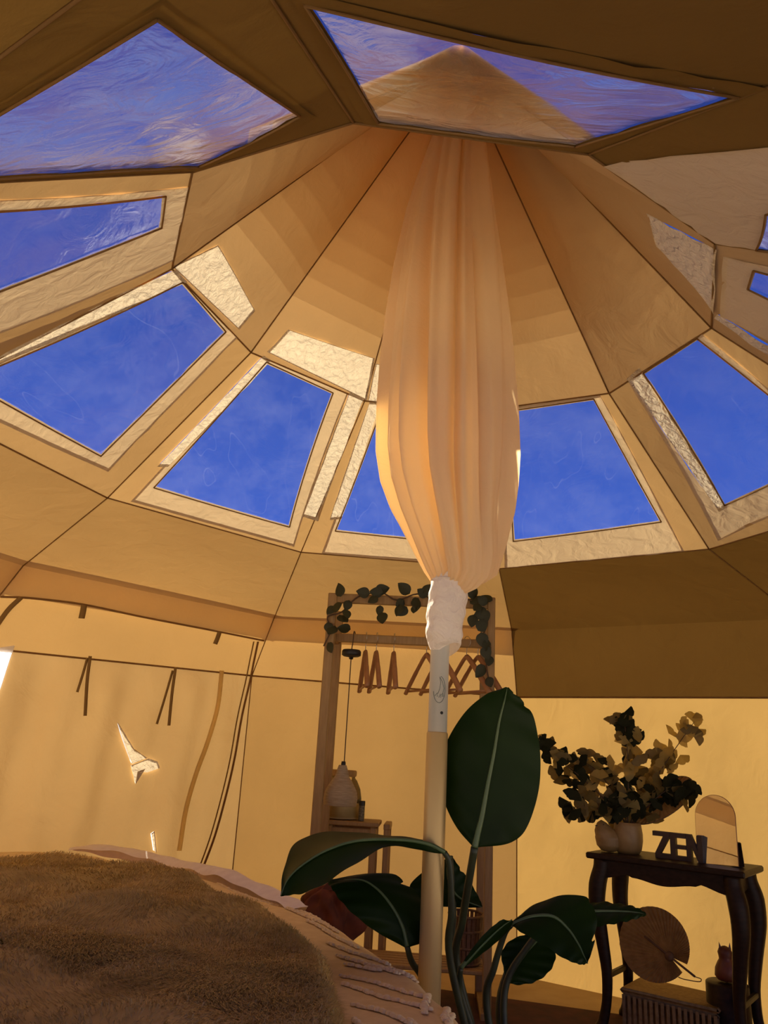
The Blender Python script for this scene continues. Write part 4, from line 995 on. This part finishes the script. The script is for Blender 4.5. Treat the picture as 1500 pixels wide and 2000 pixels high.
BR = [([(1226, 1606), (1227, 1550), (1226, 1480), (1222, 1430), (1217, 1396)], .0, 44, (.55, .2, .25), 'tallest leafy branch rising straight up from the vase', 30),
      ([(1236, 1606), (1266, 1545), (1300, 1490), (1340, 1432), (1356, 1410)], .05, 34, (.0, .9, .1), 'pale leafy branch reaching up to the right from the vase', 30),
      ([(1220, 1606), (1180, 1560), (1125, 1510), (1085, 1480), (1060, 1452)], -.05, 44, (.5, .25, .25), 'leafy branch stretching far left towards the big paddle leaf', 30),
      ([(1222, 1608), (1190, 1580), (1160, 1572), (1135, 1572), (1118, 1588)], -.08, 34, (.55, .1, .35), 'low leafy branch drooping left over the bird ornament', 24),
      ([(1236, 1608), (1270, 1570), (1300, 1545), (1325, 1540), (1336, 1560)], -.06, 34, (.9, .0, .1), 'dark leafy branch bending low to the right of the vase', 24),
      ([(1224, 1606), (1200, 1550), (1165, 1505), (1140, 1488)], .06, 46, (.35, .25, .40), 'bushy leafy branch between the left and the tallest branch', 34),
      ([(1232, 1606), (1248, 1550), (1272, 1505), (1290, 1478)], .09, 36, (.05, .6, .35), 'short olive leafy branch between the tallest and the right branch', 34)]
for bi, (pl, dy, nl, wts, lab, spread_) in enumerate(BR):
    Yb = vp.y
    pts = [atY(x, y, Yb+dy*(i/(len(pl)-1))) for i, (x, y) in enumerate(pl)]
    base = Vector((vp.x+random.uniform(-.008, .008), vp.y, vp.z+.02)); sp = spline([base]+pts, 6)
    br = thing('ginkgo_branch', lab, 'branch', base, 'branches in the beige vase')
    MB().tube(sp, [lerp(.0035, .0012, i/(len(sp)-1)) for i in range(len(sp))], 6).build('twig', twig, br)
    for i in range(nl):
        t = 1-(i/nl)*.70; idx = min(len(sp)-1, int(t*(len(sp)-1))); P0 = sp[idx]; kp = kpx(P0)
        ang = random.uniform(0, 2*PI); off = random.uniform(.15, 1)*spread_*kp*(.45 if t > .92 else 1)
        P = P0+Vector((math.cos(ang)*off, random.uniform(-.5, .5)*off, math.sin(ang)*off*.85))
        me = random.choices(GM, wts)[0]
        put(me, 'leaf', br, P, Matrix.Rotation(random.uniform(0, 2*PI), 3, 'Y') @ Matrix.Rotation(random.uniform(-.8, .8), 3, 'Z') @ Matrix.Rotation(random.uniform(-.5, .5), 3, 'X'), random.uniform(1.0, 1.55))
# second palm fan standing in the vase behind the branches
dp = atY(1292, 1562, vp.y+.05); kd = kpx(dp)
tray = thing('upright_palm_fan', 'tan palm fan tilted out of the vase below the dark right branch', 'fan', vp)
fe1 = (atY(1352, 1524, vp.y+.05)-dp); fe2 = (atY(1310, 1590, vp.y-.03)-dp)
Rt = fe1.length; fn_ = fe1.cross(fe2).normalized()
def Q(r, a, z): return dp+(fe1*math.cos(a)+fe2*math.sin(a))*r+fn_*z
for i in range(40):
    a0, a1 = 2*PI*i/40, 2*PI*(i+1)/40; am = (a0+a1)/2
    V = [Q(.002, am, 0), Q(1, a0, -.001), Q(.997, am, .004), Q(1, a1, -.001)]
    V += [v+fn_*.0015 for v in V]
    MB().add(V, [(0, 1, 2), (0, 2, 3), (6, 5, 4), (7, 6, 4), (1, 5, 6, 2), (2, 6, 7, 3)]).build('fan_pleat', fan_mat, tray, False)
MB().tube([Q(1, a, .001) for a in np.linspace(0, 2*PI, 64)], .0022, 6).build('rim', fan_stick, tray)
MB().tube([dp+fn_*.004, Q(.9, PI, .004), Vector((vp.x+.006, vp.y+.012, vp.z+.03))], .0042, 8).build('handle', fan_stick, tray)
# word sign
sg = onT(1282, .42); sg2 = onT(1378, .42); ks = kpx(sg); su = (sg2-sg).normalized(); Hs = 48*ks
sign = thing('word_sign', 'dark wooden block sign reading ZEN on the side table', 'sign', (sg+sg2)/2)
LS = (sg2-sg).length; sn = su.cross(Vector((0, 0, 1)))
def letter(name, segs, x0, wd):
    mb = MB()
    for poly in segs:
        mb.prism([sg+su*(x0+p[0]*wd)+Vector((0, 0, p[1]*Hs)) for p in poly], sn, .028)
    return mb.build(name, wood_sign, sign, False)
wl = LS/3.1
letter('letter_z', [[(-.12, .82), (.98, .82), (.98, 1), (-.12, 1)], [(0, 0), (.98, 0), (.98, .18), (0, .18)], [(0, .179), (.34, .179), (.95, .821), (.55, .821)]], 0, wl)
letter('letter_e', [[(0, 0), (.34, 0), (.34, 1), (0, 1)], [(.339, .82), (1, .82), (1, 1), (.339, 1)], [(.339, .41), (1, .41), (1, .56), (.339, .56)], [(.339, 0), (1, 0), (1, .16), (.339, .16)]], wl*1.0, wl)
letter('letter_n', [[(0, 0), (.30, 0), (.30, 1), (0, 1)], [(.70, 0), (1, 0), (1, 1), (.70, 1)], [(.299, 1), (.299, .60), (.701, .0), (.701, .40)]], wl*2.02, wl)
# arched mirror
mp_ = onT(1402, .40); km = kpx(mp_)
mir = thing('arched_mirror', 'small arched frameless mirror standing on the right half of the side table', 'mirror', mp_)
Mm = Matrix.Rotation(-.74, 3, 'Z') @ Matrix.Rotation(-.14, 3, 'X') @ Matrix.Rotation(-.05, 3, 'Y')
hw_, Hm = 40*km, 128*km
ol = [(-hw_, .0), (hw_, .0)]+[(hw_*math.cos(a), Hm-hw_+hw_*math.sin(a)) for a in np.linspace(0, PI, 25)]
P3 = lambda x, y, z: mp_+Vector((0, 0, .002))+Mm @ Vector((x, y, z))
MB().prism([P3(x, 0, z) for x, z in ol], Mm @ Vector((0, -1, 0)), .004).build('mirror_plate', mirror_glass, mir, False)
MB().tube([P3(x, .001, z) for x, z in ol]+[P3(*((lambda q: (q[0], .001, q[1]))(ol[0])))], .0026, 6).build('edge_band', wood_hanger, mir)
MB().prism([P3(x*.99, .0045, z*.995) for x, z in ol], Mm @ Vector((0, -1, 0)), .004).build('back_board', wood_dark, mir, False)
bp = onT(1440, .50)
blk = MB().box(bp+Vector((0, 0, 22*km)), (18*km, .05, 44*km), Matrix.Rotation(-.08, 3, 'Y'), .003).build('wooden_block', wood_sign)
tag(blk, 'small dark upright wooden block at the right of the arched mirror', 'block')
blk2 = None

# ------------------------------------------------------------------ under the table: box, fan, cat figure; rug
bx_c = tp(.46, .62, 0)
zt_box = .155
box = thing('woven_box', 'low pale woven storage box under the side table', 'box', bx_c)
bw = .20
Mb = Mt
MB().box(bx_c+Vector((0, 0, zt_box/2+.001)), (bw*2, .24, zt_box-.004), Mb, .012).build('box_body', box_mat, box)
MB().box(bx_c+Vector((0, 0, zt_box+.010)), (bw*2+.012, .252, .022), Mb, .009).build('lid', box_mat, box)
for i in range(17):
    u = lerp(-.19, .19, i/16)
    MB().bar(bx_c+ax*u-ay*.1215+Vector((0, 0, .006)), bx_c+ax*u-ay*.1215+Vector((0, 0, zt_box-.004)), .014, .003, tuple(ay), .001).build('weave_rib', box_mat, box, False)
# fan
fy = bx_c.y-.02
fc = atY(1282, 1828, fy); kf = kpx(fc)
fan = thing('palm_fan', 'round plaited palm hand fan with cane handle leaning on the box', 'fan', (fc.x, fc.y, zt_box))
hub = atY(1308, 1868, fy-.02); tipp = atY(1358, 1908, fy-.08)
dirh = (tipp-hub).normalized(); up_ = -dirh
nf = (ray(1282, 1828)*-1); nf = (nf-up_*nf.dot(up_)).normalized(); rt = up_.cross(nf).normalized()
RF = 66*kf
NP = 56; cen = hub+up_*(34*kf)
for i in range(NP):
    a0, a1 = lerp(-2.88, 2.88, i/NP), lerp(-2.88, 2.88, (i+1)/NP); am = (a0+a1)/2
    def rim(a):
        d = up_*math.cos(a)+rt*math.sin(a)
        b_ = d.dot(up_)*34*kf; r_ = b_+math.sqrt(max(0, b_*b_-(34*kf)**2+RF*RF)); return hub+d*r_
    h2 = hub
    e0, e1, em = rim(a0), rim(a1), rim(am)
    V = [h2+nf*.001, h2.lerp(e0, .5)-nf*.001, h2.lerp(em, .5)+nf*.004, h2.lerp(e1, .5)-nf*.001, e0-nf*.001, em+nf*.005, e1-nf*.001]
    V2 = [v-nf*.0015 for v in V]; n_ = len(V)
    F = [(0, 1, 2), (0, 2, 3), (1, 4, 5, 2), (2, 5, 6, 3)]; F += [tuple(n_+q for q in reversed(f)) for f in F[:4]]
    MB().add(V+V2, F).build('fan_pleat', fan_mat, fan, False)
MB().tube(spline([cen+up_*20*kf+nf*.008, hub+nf*.008, tipp+nf*.006], 4), .0048, 8).build('handle', fan_stick, fan)
MB().lathe([(.002, -.006), (.016, -.004), (.020, .0), (.016, .008), (.002, .012)], 16, hub+nf*.004, M=Matrix((rt, up_, nf)).transposed()).build('hub_binding', fan_stick, fan)
MB().tube(spline([tipp+nf*.006, tipp+Vector((.02, -.01, -.004)), tipp+Vector((.005, -.03, -.010)), tipp+Vector((-.05, -.02, -.008)), tipp+Vector((-.07, .0, -.006))], 5), .002, 5).build('cord_loop', fan_stick, fan)
# cat figure behind the right front leg
ct = tp(.93, .80, 0); ctp = atY(1420, 1918, ct.y); kct = kpx(ctp)
ct = Vector((ctp.x, ct.y, 0))
catf = thing('cat_figurine', 'red brown cat shaped ornament with pointed ears behind the table leg', 'ornament', ct)
st_z = max(.05, ctp.z)
MB().lathe([(.004, .001), (.085, .001), (.088, .01), (.085, st_z-.006), (.08, st_z-.001), (.004, st_z-.001)], 28, ct).build('plinth', wood_dark, catf)
HC = 66*kct
pc = [(.0, .05), (.05, .5), (.15, .66), (.35, .62), (.52, .46), (.60, .36), (.68, .38), (.78, .42), (.88, .34), (.94, .16), (.96, .02)]
MB().lathe([(max(.002, r*HC*.5), z*HC) for z, r in pc], 28, ct+Vector((0, 0, st_z))).build('cat_body', red_glaze, catf)
for sx_ in (-1, 1):
    b0 = ct+Vector((sx_*.13*HC, 0, st_z+.86*HC))
    MB().add([b0+Vector((-.05*HC, -.03*HC, 0)), b0+Vector((.05*HC, -.03*HC, 0)), b0+Vector((0, .05*HC, 0)), b0+Vector((sx_*.03*HC, 0, .20*HC))], [(0, 1, 3), (1, 2, 3), (2, 0, 3), (0, 2, 1)]).build('ear', red_glaze, catf, False)
# rug
rp = [atZ(x, y, .012) for x, y in ((900, 1922), (1240, 1958), (1480, 1985), (1640, 2010))]
rpoly = [Vector((rp[0].x-.25, rp[0].y+.02, .006))]+[Vector((p.x, p.y, .006)) for p in rp[1:3]]+[Vector((1.70, .75, .006)), Vector((1.55, -.55, .006)), Vector((.45, -.9, .006)), Vector((.32, -.2, .006))]
rl = [Vector((p.x, p.y, p.z)) if math.hypot(p.x, p.y) < 2.1 else Vector((p.x*2.1/math.hypot(p.x, p.y), p.y*2.1/math.hypot(p.x, p.y), p.z)) for p in rpoly]
tag(MB().prism(rl, (0, 0, 1), .010).build('rug', rug_mat, None, False), 'dark red rug on the floor in front of the side table', 'rug')
